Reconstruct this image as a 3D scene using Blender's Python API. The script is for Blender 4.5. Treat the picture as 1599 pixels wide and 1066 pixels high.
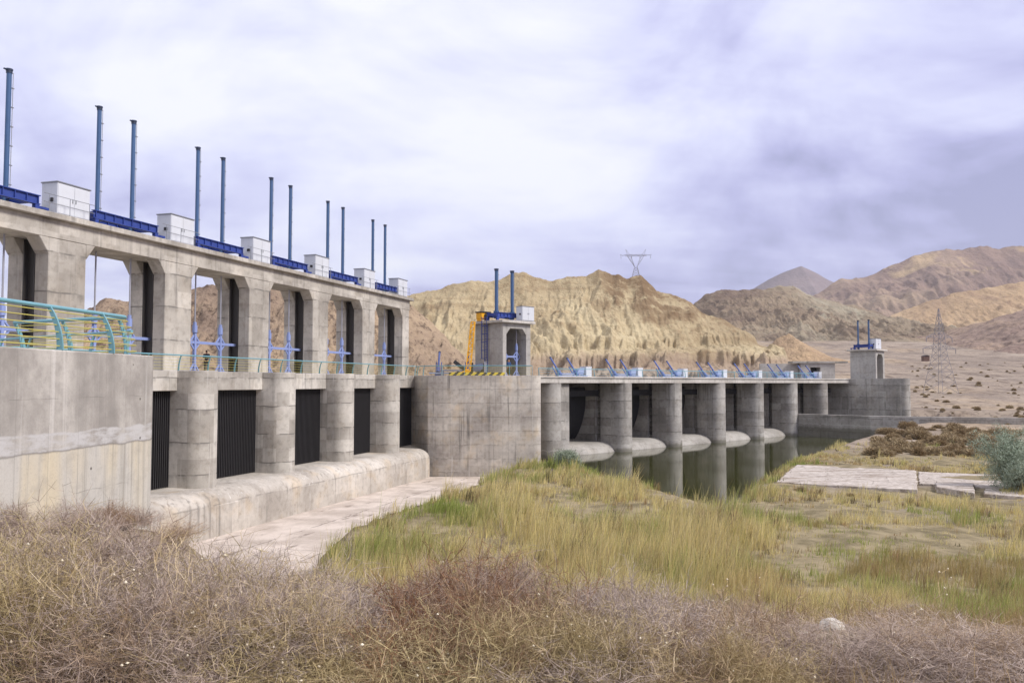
import bpy, math, random
import numpy as np
from mathutils import Vector, Matrix
R = math.radians
rng = np.random.default_rng(7); random.seed(7)
for o in list(bpy.data.objects): bpy.data.objects.remove(o)
SC = bpy.context.scene; COL = SC.collection

# ------------------------------------------------------------------ camera, sky, sun, exposure
PITCH = math.atan(65/1300)
cam = bpy.data.cameras.new('camera'); camo = bpy.data.objects.new('camera', cam); COL.objects.link(camo)
cam.sensor_width = 36; cam.lens = 36*1300/1599; cam.clip_end = 20000; cam.clip_start = .1
camo.location = (0, 0, 0); camo.rotation_euler = (R(90)+PITCH, 0, 0); SC.camera = camo
SC.view_settings.view_transform = 'Standard'; SC.view_settings.look = 'None'
SC.view_settings.exposure = 0.68; SC.view_settings.gamma = 1
SUN_EL, SUN_AZ = 44, 111      # azimuth clockwise from +Y: behind the camera, to the right
sun = bpy.data.lights.new('sun', 'SUN'); suno = bpy.data.objects.new('sun', sun); COL.objects.link(suno)
sun.energy = 2.6; sun.angle = R(16); sun.color = (1, .965, .91)
suno.rotation_euler = (R(90-SUN_EL), 0, R(180-SUN_AZ))
suno.location = (60, -60, 80)

def srgb(r, g, b):
    f = lambda c: (c/255/12.92) if c/255 <= .04045 else ((c/255+.055)/1.055)**2.4
    return (f(r), f(g), f(b), 1)

class NT:
    """small helper to write node trees"""
    def __init__(s, tree): s.t = tree; s.n = tree.nodes; s.l = tree.links
    def put(s, inp, v):
        if isinstance(v, bpy.types.NodeSocket): s.l.new(v, inp)
        elif v is not None:
            try: inp.default_value = v
            except Exception: inp.default_value = (v, v, v)
    def node(s, typ, **p):
        n = s.n.new(typ)
        for k, v in p.items(): setattr(n, k, v)
        return n
    def math(s, op, a, b=None, c=None, clamp=False):
        n = s.node('ShaderNodeMath', operation=op, use_clamp=clamp)
        for i, v in enumerate((a, b, c)): s.put(n.inputs[i], v)
        return n.outputs[0]
    def vec(s, op, a, b=None):
        n = s.node('ShaderNodeVectorMath', operation=op); s.put(n.inputs[0], a)
        if b is not None: s.put(n.inputs[1], b)
        return n.outputs[0]
    def noise(s, v, scale, detail=4, rough=.55, dist=0, col=False):
        n = s.node('ShaderNodeTexNoise'); s.put(n.inputs['Vector'], v)
        n.inputs['Scale'].default_value = scale; n.inputs['Detail'].default_value = detail
        n.inputs['Roughness'].default_value = rough; n.inputs['Distortion'].default_value = dist
        return n.outputs['Color' if col else 'Fac']
    def voro(s, v, scale, feat='F1'):
        n = s.node('ShaderNodeTexVoronoi', feature=feat); s.put(n.inputs['Vector'], v); n.inputs['Scale'].default_value = scale
        return n.outputs['Distance']
    def mr(s, v, a, b, c=0, d=1, smooth=True):
        n = s.node('ShaderNodeMapRange'); n.interpolation_type = 'SMOOTHSTEP' if smooth else 'LINEAR'; n.clamp = True
        for i, x in enumerate((v, a, b, c, d)): s.put(n.inputs[i], x)
        return n.outputs[0]
    def mix(s, f, a, b, bt='MIX'):
        n = s.node('ShaderNodeMix', data_type='RGBA', blend_type=bt)
        s.put(n.inputs[0], f); s.put(n.inputs[6], a); s.put(n.inputs[7], b); return n.outputs[2]
    def scale(s, v, xyz):
        n = s.node('ShaderNodeMapping'); s.put(n.inputs['Vector'], v); n.inputs['Scale'].default_value = xyz; return n.outputs[0]
    def sep(s, v):
        n = s.node('ShaderNodeSeparateXYZ'); s.put(n.inputs[0], v); return n.outputs
    def comb(s, x, y, z):
        n = s.node('ShaderNodeCombineXYZ')
        for i, v in enumerate((x, y, z)): s.put(n.inputs[i], v)
        return n.outputs[0]

W = bpy.data.worlds.new('World'); SC.world = W; W.use_nodes = True
def make_world():
    T = NT(W.node_tree); T.n.clear()
    out = T.node('ShaderNodeOutputWorld')
    sky = T.node('ShaderNodeTexSky', sky_type='NISHITA'); sky.sun_disc = False
    sky.sun_elevation = R(SUN_EL); sky.sun_rotation = R(SUN_AZ)
    bg = T.node('ShaderNodeBackground'); T.l.new(sky.outputs[0], bg.inputs[0]); bg.inputs[1].default_value = .1
    d = T.node('ShaderNodeTexCoord').outputs['Generated']
    x, y, z = T.sep(d)[:3]
    zz = T.math('ADD', T.math('MAXIMUM', z, 0), .16)
    p = T.comb(T.math('DIVIDE', x, zz), T.math('DIVIDE', y, zz), 0)
    n1 = T.noise(T.scale(p, (.75, 1.0, 1)), .62, 7, .55, .5)
    n2 = T.noise(T.scale(p, (1.0, 1.9, 1)), 1.5, 6, .52, .25)
    n3 = T.noise(T.scale(d, (1,1,1.7)), 3.6, 8, .55, .5)
    q = lambda n, k: T.math('MULTIPLY', T.math('SUBTRACT', n, .5), k)
    c = T.math('ADD', T.math('ADD', q(n1, 1.25), q(n2, .42)), T.math('ADD', q(n3, 1.0), .62))
    # weather: the cloud deck is thinner overhead and to the left, thicker low down on the right
    side = T.math('MULTIPLY', x, -.30)
    up = T.math('MULTIPLY', T.mr(z, .02, .42), .10)
    thin = T.math('MULTIPLY', T.mr(T.math('ABSOLUTE', T.math('ADD', x, .1)), 0, .45, 1, 0), T.mr(z, .18, .42, 0, .10))
    c = T.math('ADD', T.math('ADD', c, side), T.math('ADD', up, thin))
    r = T.node('ShaderNodeValToRGB'); T.l.new(c, r.inputs[0]); e = r.color_ramp.elements
    e[0].position = .40; e[0].color = srgb(146, 147, 186)
    e[1].position = .92; e[1].color = srgb(233, 234, 241)
    for ps, cc in ((.50, (170, 170, 211)), (.60, (191, 192, 227)), (.69, (206, 208, 236)), (.79, (220, 222, 242))):
        q = e.new(ps); q.color = srgb(*cc)
    bg2 = T.node('ShaderNodeBackground'); T.l.new(r.outputs[0], bg2.inputs[0]); bg2.inputs[1].default_value = .82
    m = T.node('ShaderNodeMixShader'); m.inputs[0].default_value = .93
    T.l.new(bg.outputs[0], m.inputs[1]); T.l.new(bg2.outputs[0], m.inputs[2]); T.l.new(m.outputs[0], out.inputs[0])
make_world()

# ------------------------------------------------------------------ geometry helpers
def ray(px, py):
    u = (px-799.5)/1300; v = (533-py)/1300; c, s = math.cos(PITCH), math.sin(PITCH)
    return Vector((u, c-v*s, s+v*c))
def at(px, py, Y): d = ray(px, py); return d*(Y/d.y)
def onz(px, py, z): d = ray(px, py); return d*(z/d.z)

class MB:
    def __init__(s): s.v = []; s.f = []
    def add(s, vs, fs):
        k = len(s.v); s.v += [tuple(v) for v in vs]; s.f += [tuple(i+k for i in f) for f in fs]; return s
    def box(s, x0, x1, y0, y1, z0, z1):
        return s.add([(x0,y0,z0),(x1,y0,z0),(x1,y1,z0),(x0,y1,z0),(x0,y0,z1),(x1,y0,z1),(x1,y1,z1),(x0,y1,z1)],
                     [(3,2,1,0),(4,5,6,7),(0,1,5,4),(1,2,6,5),(2,3,7,6),(3,0,4,7)])
    def prism(s, poly, z0, z1):
        n = len(poly); a = sum(poly[i][0]*poly[(i+1)%n][1]-poly[(i+1)%n][0]*poly[i][1] for i in range(n))
        if a < 0: poly = poly[::-1]
        return s.add([(x,y,z0) for x,y in poly]+[(x,y,z1) for x,y in poly],
                     [tuple(range(n))[::-1], tuple(range(n,2*n))]+[(i,(i+1)%n,(i+1)%n+n,i+n) for i in range(n)])
    def extx(s, poly, x0, x1):          # polygon in (y,z) pushed along x
        n = len(poly); a = sum(poly[i][0]*poly[(i+1)%n][1]-poly[(i+1)%n][0]*poly[i][1] for i in range(n))
        if a < 0: poly = poly[::-1]
        return s.add([(x0,y,z) for y,z in poly]+[(x1,y,z) for y,z in poly],
                     [tuple(range(n))[::-1], tuple(range(n,2*n))]+[(i,(i+1)%n,(i+1)%n+n,i+n) for i in range(n)])
    def exty(s, poly, y0, y1):          # polygon in (x,z) pushed along y
        n = len(poly); a = sum(poly[i][0]*poly[(i+1)%n][1]-poly[(i+1)%n][0]*poly[i][1] for i in range(n))
        if a > 0: poly = poly[::-1]
        return s.add([(x,y0,z) for x,z in poly]+[(x,y1,z) for x,z in poly],
                     [tuple(range(n))[::-1], tuple(range(n,2*n))]+[(i,(i+1)%n,(i+1)%n+n,i+n) for i in range(n)])
    def tube(s, p, q, r, n=8, r2=None):
        p, q = Vector(p), Vector(q); d = (q-p).normalized(); r2 = r if r2 is None else r2
        a = d.orthogonal().normalized(); b = d.cross(a)
        vs = [p+(a*math.cos(2*math.pi*i/n)+b*math.sin(2*math.pi*i/n))*r for i in range(n)]
        vs += [q+(a*math.cos(2*math.pi*i/n)+b*math.sin(2*math.pi*i/n))*r2 for i in range(n)]
        return s.add(vs, [tuple(range(n))[::-1], tuple(range(n,2*n))]+[(i,(i+1)%n,(i+1)%n+n,i+n) for i in range(n)])
    def path(s, pts, r, n=8):
        pts = [Vector(p) for p in pts]; vs = []; fs = []
        a = None
        for i, p in enumerate(pts):
            d = (pts[min(i+1, len(pts)-1)]-pts[max(i-1, 0)]).normalized()
            if a is None: a = d.orthogonal().normalized()
            a = (a-d*a.dot(d)).normalized(); b = d.cross(a)
            vs += [p+(a*math.cos(2*math.pi*j/n)+b*math.sin(2*math.pi*j/n))*r for j in range(n)]
        for i in range(len(pts)-1):
            fs += [(i*n+j, i*n+(j+1)%n, (i+1)*n+(j+1)%n, (i+1)*n+j) for j in range(n)]
        fs += [tuple(range(n))[::-1], tuple(range((len(pts)-1)*n, len(pts)*n))]
        return s.add(vs, fs)
    def bar(s, p, q, w, h, up=(0,0,1)):
        p, q = Vector(p), Vector(q); d = (q-p).normalized(); u = Vector(up)
        if abs(d.dot(u)) > .95: u = Vector((1,0,0))
        a = d.cross(u).normalized()*w/2; b = a.cross(d).normalized()*h/2
        vs = [p-a-b,p+a-b,p+a+b,p-a+b,q-a-b,q+a-b,q+a+b,q-a+b]
        return s.add(vs, [(3,2,1,0),(4,5,6,7),(0,1,5,4),(1,2,6,5),(2,3,7,6),(3,0,4,7)])
    def build(s, name, m, parent=None, off=(0,0,0), loc=None, rz=0, bevel=0, smooth=None, seg=1):
        me = bpy.data.meshes.new(name)
        me.from_pydata([(x-off[0], y-off[1], z-off[2]) for x,y,z in s.v], [], s.f)
        if smooth:
            me.polygons.foreach_set('use_smooth', [True]*len(me.polygons)); me.set_sharp_from_angle(angle=R(smooth))
        me.update(); me.materials.append(m)
        o = bpy.data.objects.new(name, me); COL.objects.link(o)
        if parent: o.parent = parent
        if loc: o.location = loc
        if rz: o.rotation_euler.z = rz
        if bevel:
            b = o.modifiers.new('bevel', 'BEVEL'); b.width = bevel; b.segments = seg; b.limit_method = 'ANGLE'; b.angle_limit = R(40)
        return o

def npmesh(name, verts, faces_list, m, attrs=None, smooth=False):
    """verts (n,3) array; faces_list: list of (k,m) int arrays"""
    me = bpy.data.meshes.new(name); me.vertices.add(len(verts)); me.vertices.foreach_set('co', np.asarray(verts, np.float32).ravel())
    nl = sum(f.size for f in faces_list); nf = sum(len(f) for f in faces_list)
    me.loops.add(nl); me.polygons.add(nf)
    me.loops.foreach_set('vertex_index', np.concatenate([f.ravel() for f in faces_list]).astype(np.int32))
    st = []; k = 0
    for f in faces_list: st.append(k+np.arange(len(f))*f.shape[1]); k += f.size
    me.polygons.foreach_set('loop_start', np.concatenate(st).astype(np.int32))
    if smooth: me.polygons.foreach_set('use_smooth', np.ones(nf, bool))
    me.update(calc_edges=True); me.validate()
    for k, a in (attrs or {}).items():
        at_ = me.attributes.new(k, 'FLOAT', 'POINT'); at_.data.foreach_set('value', np.asarray(a, np.float32))
    me.materials.append(m)
    o = bpy.data.objects.new(name, me); COL.objects.link(o); return o

class Frame:
    def __init__(s, a, p):
        s.a = a; s.rz = math.pi/2-a; s.o = Vector((-p*math.cos(a), p*math.sin(a), 0))
        s.u = Vector((math.sin(a), math.cos(a), 0)); s.w = Vector((-math.cos(a), math.sin(a), 0))
    def P(s, t, d, z=0): return s.o+s.u*t+s.w*d+Vector((0,0,z))
class World0(Frame):
    def __init__(s): s.rz = 0; s.o = Vector((0,0,0)); s.u = Vector((1,0,0)); s.w = Vector((0,1,0))
FI = Frame(math.atan(398/1300), 38.5); FW = Frame(math.atan(1310/1300), 68.2); F0 = World0()

def tag(o, label, cat, group=None, kind=None):
    if label: o['label'] = label
    if cat: o['category'] = cat
    if group: o['group'] = group
    if kind: o['kind'] = kind
    return o
def struct(o): o['kind'] = 'structure'; return o
def thing(name, label, cat, F=F0, base=(0,0,0), group=None, rz=0):
    o = bpy.data.objects.new(name, None); COL.objects.link(o); o.empty_display_size = .5
    o.location = F.P(*base); o.rotation_euler.z = F.rz+rz
    return tag(o, label, cat, group)
KIDS = {}
def copy_tree(o, parent=None):
    c = o.copy(); COL.objects.link(c)
    if parent: c.parent = parent
    for ch in list(o.children): copy_tree(ch, c)
    return c

# value noise
def _h(i, j, s):
    n = (i*374761393+j*668265263+s*982451653) & 0xffffffff
    n = ((n ^ (n >> 13))*1274126177) & 0xffffffff
    return ((n ^ (n >> 16)) & 0xffff)/65535.0
def vn(x, y, s=0):
    x = np.asarray(x, float); y = np.asarray(y, float); xi = np.floor(x).astype(np.int64); yi = np.floor(y).astype(np.int64)
    fx = x-xi; fy = y-yi; fx = fx*fx*(3-2*fx); fy = fy*fy*(3-2*fy)
    a = _h(xi,yi,s); b = _h(xi+1,yi,s); c = _h(xi,yi+1,s); d = _h(xi+1,yi+1,s)
    return (a+(b-a)*fx)*(1-fy)+(c+(d-c)*fx)*fy
def fbm(x, y, s=0, o=5, g=.5):
    r = 0; a = 1; t = 0
    for k in range(o): r = r+a*vn(x*2**k+k*17.3, y*2**k+k*9.1, s+k); t += a; a *= g
    return r/t
def ridged(x, y, s=0, o=5, g=.5):
    r = 0; a = 1; t = 0
    for k in range(o): r = r+a*(1-abs(2*vn(x*2**k+k*13.7, y*2**k+k*5.9, s+k)-1)); t += a; a *= g
    return r/t
def sst(a, b, x): t = np.clip((x-a)/(b-a), 0, 1); return t*t*(3-2*t)

# ------------------------------------------------------------------ materials
def mat(name):
    m = bpy.data.materials.new(name); m.use_nodes = True; T = NT(m.node_tree)
    return m, T, T.n['Principled BSDF']
def bump(T, b, h, strength=.3, dist=.05):
    n = T.node('ShaderNodeBump'); n.inputs['Strength'].default_value = strength; n.inputs['Distance'].default_value = dist
    T.l.new(h, n.inputs['Height']); T.l.new(n.outputs[0], b.inputs['Normal'])

def concrete(name, light, dark, lift=2.4, panel=3.0, streak=.5, stain=.5, lines=.5, warm=.12, pan=.5, zoff=0.0, white=.4, wet=None):
    m, T, b = mat(name); P = T.node('ShaderNodeTexCoord').outputs['Object']
    x, y, z = T.sep(P)[:3]
    zj = T.math('ADD', z, T.math('MULTIPLY', T.math('SUBTRACT', T.noise(P, .35, 2), .5), .25))
    n1 = T.noise(P, .22, 6, .62); n3 = T.noise(P, 2.2, 7, .65); n4 = T.noise(P, 14, 4, .6)
    col = T.mix(T.mr(n1, .32, .68), dark, light)
    # formwork panels: each pour and panel has its own tone
    w = T.node('ShaderNodeTexWhiteNoise', noise_dimensions='3D')
    fl = lambda v, s, o=0.: T.math('FLOOR', T.math('DIVIDE', T.math('ADD', v, o), s))
    T.l.new(T.comb(fl(T.math('ADD', x, y), panel, 40.3), fl(y, panel*1.7, 33.1), fl(zj, lift*.5, 50+zoff)), w.inputs['Vector'])
    col = T.mix(T.math('MULTIPLY', T.mr(w.outputs[0], 0, 1), pan*.55), col, T.mix(1, col, srgb(165,160,155), 'MULTIPLY'))
    col = T.mix(T.math('MULTIPLY', T.mr(n3, .45, .72), .38), col, T.mix(1, col, srgb(168,163,156), 'MULTIPLY'))
    col = T.mix(T.math('MULTIPLY', T.mr(n4, .5, .75), .18), col, srgb(120,116,110))
    # warm tint patches
    wt = T.math('MULTIPLY', T.mr(T.noise(P, .5, 3), .5, .7), warm)
    col = T.mix(wt, col, T.mix(1, col, srgb(255,236,205), 'MULTIPLY'))
    # pour joints
    fr = T.math('FRACT', T.math('DIVIDE', T.math('ADD', zj, 50+zoff), lift))
    ln = T.math('MULTIPLY', T.mr(T.math('ABSOLUTE', T.math('SUBTRACT', fr, .5)), .0, .035, 1, 0), T.mr(T.noise(T.scale(P, (1,1,.4)), .8, 4), .40, .58))
    ln2 = T.math('MULTIPLY', T.mr(T.math('SUBTRACT', .5, fr), 0, .22, 1, 0), T.math('MULTIPLY', T.math('LESS_THAN', fr, .5), T.mr(T.noise(T.scale(P, (2.2,2.2,.15)), 1, 4), .42, .65)))
    col = T.mix(T.math('MULTIPLY', ln, lines), col, srgb(92,88,84))
    col = T.mix(T.math('MULTIPLY', ln2, lines*.55), col, srgb(104,100,95))
    # run marks
    s1 = T.noise(T.scale(P, (2.6,2.6,.07)), 1, 5, .6); s2 = T.noise(T.scale(P, (4.5,4.5,.1)), 1.3, 4, .6); big = T.noise(P, .3, 3)
    col = T.mix(T.math('MULTIPLY', T.math('MULTIPLY', T.mr(s1, .52, .70), T.mr(big, .38, .62)), streak), col, srgb(108,104,99))
    col = T.mix(T.math('MULTIPLY', T.math('MULTIPLY', T.mr(s2, .60, .72), T.mr(big, .62, .42)), white), col, srgb(212,208,202))
    if wet:         # algae and silt line left by the water
        wz = T.math('ADD', z, T.math('MULTIPLY', T.math('SUBTRACT', T.noise(T.scale(P, (1.5,1.5,.3)), 1, 4), .5), .7))
        col = T.mix(T.math('MULTIPLY', T.mr(wz, wet+.5, wet), .65), col, srgb(92,88,72)); col = T.mix(T.math('MULTIPLY', T.mr(T.math('ABSOLUTE', T.math('SUBTRACT', wz, wet+.75)), .12, .0), .4), col, srgb(196,192,182))
    T.l.new(col, b.inputs['Base Color']); b.inputs['Roughness'].default_value = .9; b.inputs['Specular IOR Level'].default_value = .25
    bump(T, b, T.math('ADD', T.math('MULTIPLY', n4, .4), n3), .35, .04)
    return m
C_INT = concrete('concrete_intake', srgb(207,201,191), srgb(171,165,156), 2.2, 2.4, .85, lines=.8, pan=.85, white=.75)
C_GAN = concrete('concrete_gantry', srgb(201,194,183), srgb(164,157,147), 2.35, 1.5, .6, lines=.8, pan=.6, zoff=.7, white=.25)
C_CREST = concrete('concrete_crest', srgb(178,173,166), srgb(144,139,132), 3, 5, .4, lines=.2, pan=.2, warm=.1, white=.2)
C_BLK = concrete('concrete_block', srgb(215,207,195), srgb(168,160,152), 1.5, 1.9, 1.0, lines=.6, warm=.5, pan=.42, zoff=.4, white=.65)
C_WEIR = concrete('concrete_spillway', srgb(187,182,175), srgb(147,142,136), 2.3, 2.8, .85, lines=.85, pan=.8, warm=.15, white=.25, wet=2.1)
C_DECK = concrete('concrete_deck', srgb(206,200,192), srgb(176,170,162), 3, 4, .5, lines=.1, pan=.3)
C_SILL = concrete('concrete_sill', srgb(200,192,181), srgb(166,158,148), 2.6, 3.3, .65, lines=.45, warm=.4, pan=.4, zoff=1.2, white=.9)
C_TOW = concrete('concrete_tower', srgb(184,180,174), srgb(158,154,149), 3.1, 3, .35, lines=.4, pan=.3, warm=.1)
def slab_mat():
    m, T, b = mat('bleached_slab_concrete'); P = T.node('ShaderNodeNewGeometry').outputs['Position']
    n1 = T.noise(T.scale(P, (.25,1.4,1)), .9, 7, .68); n2 = T.noise(P, 2.2, 7, .7); n3 = T.noise(T.scale(P, (.16,1.6,1)), .7, 5, .6)
    c = T.mix(T.mr(n2, .35, .68), srgb(164,153,143), srgb(204,194,184)); c = T.mix(T.math('MULTIPLY', T.mr(n1, .50, .62), .75), c, srgb(140,126,112))
    c = T.mix(T.math('MULTIPLY', T.mr(T.math('ABSOLUTE', T.math('SUBTRACT', n3, .5)), 0, .012, 1, 0), .7), c, srgb(104,94,84))
    cr = T.node('ShaderNodeTexVoronoi', feature='DISTANCE_TO_EDGE'); T.l.new(T.vec('ADD', P, T.vec('SCALE', T.noise(P, 1.2, 4, col=True))), cr.inputs['Vector']); cr.inputs['Scale'].default_value = .33
    c = T.mix(T.math('MULTIPLY', T.mr(cr.outputs['Distance'], .0, .02, 1, 0), .7), c, srgb(92,82,72))
    T.l.new(c, b.inputs['Base Color']); b.inputs['Roughness'].default_value = .95; b.inputs['Specular IOR Level'].default_value = .1
    bump(T, b, T.math('ADD', n1, n2), .5, .06); return m
C_SLAB = slab_mat()

def wall_mat():     # the near wall: grey pour over a paler, ochre-stained and streaked pour, with a smeared joint band
    m, T, b = mat('concrete_near_wall'); P = T.node('ShaderNodeTexCoord').outputs['Object']; x, y, z = T.sep(P)[:3]
    n1 = T.noise(P, .45, 7, .65); n2 = T.noise(P, 2.4, 7, .65); n4 = T.noise(P, 18, 4, .6)
    col = T.mix(T.mr(n1, .3, .7), srgb(148,142,135), srgb(192,186,177))
    col = T.mix(T.math('MULTIPLY', T.mr(n2, .42, .7), .5), col, srgb(140,134,128))
    vs = T.noise(T.scale(P, (1.2,1.0,.05)), 1.1, 4, .6)
    up = T.mix(T.math('MULTIPLY', T.mr(vs, .42, .68), .55), col, srgb(132,127,121))
    up = T.mix(T.math('MULTIPLY', T.mr(T.noise(T.scale(P, (3.2,3.2,.06)), 1, 4), .60, .70), .5), up, srgb(208,203,196))
    lo = T.mix(T.mr(T.noise(T.scale(P, (1,1,.25)), .5, 4), .42, .66), srgb(188,183,174), srgb(198,186,162))
    st = T.noise(T.scale(P, (7,7,.09)), 1, 5, .62)
    lo = T.mix(T.math('MULTIPLY', T.mr(st, .50, .66), .6), lo, srgb(138,132,122))
    lo = T.mix(T.math('MULTIPLY', T.mr(T.noise(T.scale(P, (11,11,.1)), 1, 3), .60, .70), .5), lo, srgb(222,218,210))
    lo = T.mix(T.math('MULTIPLY', T.mr(n2, .45, .72), .35), lo, srgb(150,144,135))
    j = T.math('ADD', z, T.math('MULTIPLY', T.math('SUBTRACT', T.noise(P, .9, 4), .5), .22))
    J = 8.95
    c = T.mix(T.mr(j, J-.1, J-.06), lo, up)
    c = T.mix(T.math('MULTIPLY', T.math('MULTIPLY', T.mr(j, J-.1, J-.05), T.mr(j, J+.42, J+.36)), T.mr(T.noise(T.scale(P, (1,1,4)), 1.3, 4), .35, .6)), c, srgb(186,183,180))
    c = T.mix(T.math('MULTIPLY', T.mr(T.math('ABSOLUTE', T.math('SUBTRACT', j, J-.08)), 0, .05, 1, 0), .6), c, srgb(112,107,102))
    for h in (10.2, 7.7):
        c = T.mix(T.math('MULTIPLY', T.mr(T.math('ABSOLUTE', T.math('SUBTRACT', j, h)), 0, .02, 1, 0), T.mr(T.noise(P, .7, 3), .45, .6, 0, .5)), c, srgb(110,105,100))
    vp = T.math('ABSOLUTE', T.math('SUBTRACT', T.math('FRACT', T.math('DIVIDE', y, 1.22)), .5))
    c = T.mix(T.math('MULTIPLY', T.mr(vp, 0, .012, 1, 0), .35), c, srgb(116,111,106))
    hole = T.voro(P, .9)
    c = T.mix(T.math('MULTIPLY', T.mr(hole, .03, .045, 1, 0), .8), c, srgb(70,64,58))
    c = T.mix(T.math('MULTIPLY', T.mr(n4, .5, .75), .25), c, srgb(128,122,116))
    T.l.new(c, b.inputs['Base Color']); b.inputs['Roughness'].default_value = .92; b.inputs['Specular IOR Level'].default_value = .2
    bump(T, b, T.math('ADD', T.math('MULTIPLY', n4, .5), T.math('ADD', n2, vs)), .35, .03)
    return m
C_WALL = wall_mat()

def paint(name, c, rough=.45, metal=0., wear=.25, worn=None, rnd=.08):
    m, T, b = mat(name); P = T.node('ShaderNodeTexCoord').outputs['Object']
    n = T.noise(P, 1.7, 6, .65); k = T.noise(T.scale(P, (5,5,.6)), 1.5, 4)
    w = worn or tuple([x*.62 for x in c[:3]]+[1])
    col = T.mix(T.math('MULTIPLY', T.mr(n, .45, .75), wear), c, w)
    col = T.mix(T.math('MULTIPLY', T.mr(k, .52, .75), wear*.8), col, w)
    r = T.node('ShaderNodeObjectInfo').outputs['Random']
    col = T.mix(T.math('MULTIPLY', r, rnd*2), col, w)
    T.l.new(col, b.inputs['Base Color']); b.inputs['Roughness'].default_value = rough; b.inputs['Metallic'].default_value = metal
    b.inputs['Specular IOR Level'].default_value = .35
    return m
M_BLUE = paint('blue_steel_paint', srgb(54,72,142), wear=.4)
M_POLE = paint('steel_blue_cylinder', srgb(66,94,132), wear=.35)
M_RAM = paint('ram_blue_grey', srgb(84,98,150), wear=.3)
M_TANK = paint('pale_blue_tank', srgb(150,162,194), wear=.35)
M_CAP = paint('dark_cap', srgb(52,62,82))
M_LILAC = paint('lilac_blue_paint', srgb(136,150,196), wear=.3)
M_TEAL = paint('teal_rail_paint', srgb(112,158,168), wear=.3)
M_YEL = paint('yellow_rail_paint', srgb(190,180,92), wear=.3)
M_WHITE = paint('white_cabinet_paint', srgb(204,206,211), .4, wear=.2, worn=srgb(178,178,176))
M_GREY = paint('galvanised_steel', srgb(150,152,156), .45, .5)
M_ROD = paint('grey_stem_steel', srgb(168,168,176), .4, .3)
M_BLACK = paint('black_steel', srgb(46,45,47), .6, wear=.35, worn=srgb(70,66,64))
M_RACK = paint('rack_bar_steel', srgb(52,50,51), .6, wear=.4, worn=srgb(40,38,38))
M_SLOT = paint('slot_rail_steel', srgb(62,58,55), .6)
M_CRANE = paint('crane_yellow', srgb(226,164,34), wear=.25)
M_LAT = paint('lattice_steel', srgb(138,134,138), .6, .2)
M_SKIN = paint('skin', srgb(176,128,102), .6)
M_DARKCLOTH = paint('dark_cloth', srgb(34,36,46), .9)
M_BLUECLOTH = paint('blue_cloth', srgb(48,72,112), .9)
M_TROUS = paint('trouser_cloth', srgb(52,50,48), .9)
M_HAIR = paint('hair', srgb(24,20,18), .7)
M_GLASS = paint('car_glass', srgb(28,34,40), .08)
M_TYRE = paint('tyre_rubber', srgb(26,26,27), .85)
M_CARW = paint('car_paint_white', srgb(222,224,226), .25)
M_RUST = paint('rusty_sheet', srgb(108,84,74), .8)
M_SEAM = paint('seam_grey', srgb(128,130,134), .6)
def stripes():
    m, T, b = mat('yellow_black_stripes'); P = T.node('ShaderNodeTexCoord').outputs['Object']; x, y, z = T.sep(P)[:3]
    f = T.math('FRACT', T.math('MULTIPLY', T.math('SUBTRACT', x, z), 1.25))
    T.l.new(T.mix(T.math('GREATER_THAN', f, .5), srgb(214,190,70), srgb(62,60,56)), b.inputs['Base Color']); b.inputs['Roughness'].default_value = .7
    return m
M_STRIPE = stripes()

def ground_mat():
    m, T, b = mat('soil'); P = T.node('ShaderNodeNewGeometry').outputs['Position']; x, y, z = T.sep(P)[:3]
    n1 = T.noise(P, .05, 6, .6); n2 = T.noise(P, .6, 7, .65); n3 = T.noise(P, 6, 6, .7); n5 = T.noise(P, 30, 3, .6)
    near = T.mix(T.mr(n2, .35, .66), srgb(122,108,94), srgb(164,148,130))
    near = T.mix(T.math('MULTIPLY', T.mr(n3, .5, .7), .5), near, srgb(96,84,72))
    near = T.mix(T.math('MULTIPLY', T.mr(n5, .55, .7), .4), near, srgb(196,180,164))
    flat = T.mix(T.mr(n2, .35, .65), srgb(112,102,78), srgb(152,138,110))
    flat = T.mix(T.mr(T.noise(P, .12, 5), .55, .68), flat, srgb(146,134,122))
    plain = T.mix(T.mr(n1, .35, .62), srgb(136,123,111), srgb(160,145,129))
    plain = T.mix(T.math('MULTIPLY', T.mr(T.noise(T.scale(P, (1,.45,1)), .03, 6, .65), .52, .64), .6), plain, srgb(172,152,126))
    plain = T.mix(T.math('MULTIPLY', T.mr(T.noise(T.scale(P, (1,.5,1)), .16, 7, .75), .50, .64), .7), plain, srgb(98,84,74))
    plain = T.mix(T.math('MULTIPLY', T.mr(T.noise(P, .9, 6, .75), .50, .64), .7), plain, srgb(92,80,70))
    plain = T.mix(T.math('MULTIPLY', T.mr(T.noise(T.scale(P, (.25,1,1)), .05, 5), .60, .66), .45), plain, srgb(190,176,160))
    plain = T.mix(T.math('MULTIPLY', T.mr(T.voro(T.vec('ADD', P, T.vec('SCALE', T.noise(P, .3, 3, col=True))), .22), .12, .3, 1, 0), .55), plain, srgb(96,84,72))
    c = T.mix(T.mr(y, 15, 34), near, flat); c = T.mix(T.mr(T.math('ADD', y, T.math('MULTIPLY', n1, 30)), 106, 122), c, plain)
    T.l.new(c, b.inputs['Base Color']); b.inputs['Roughness'].default_value = .95; b.inputs['Specular IOR Level'].default_value = .1
    bump(T, b, T.math('ADD', T.math('MULTIPLY', n3, .5), n5), .6, .05)
    return m
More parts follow.
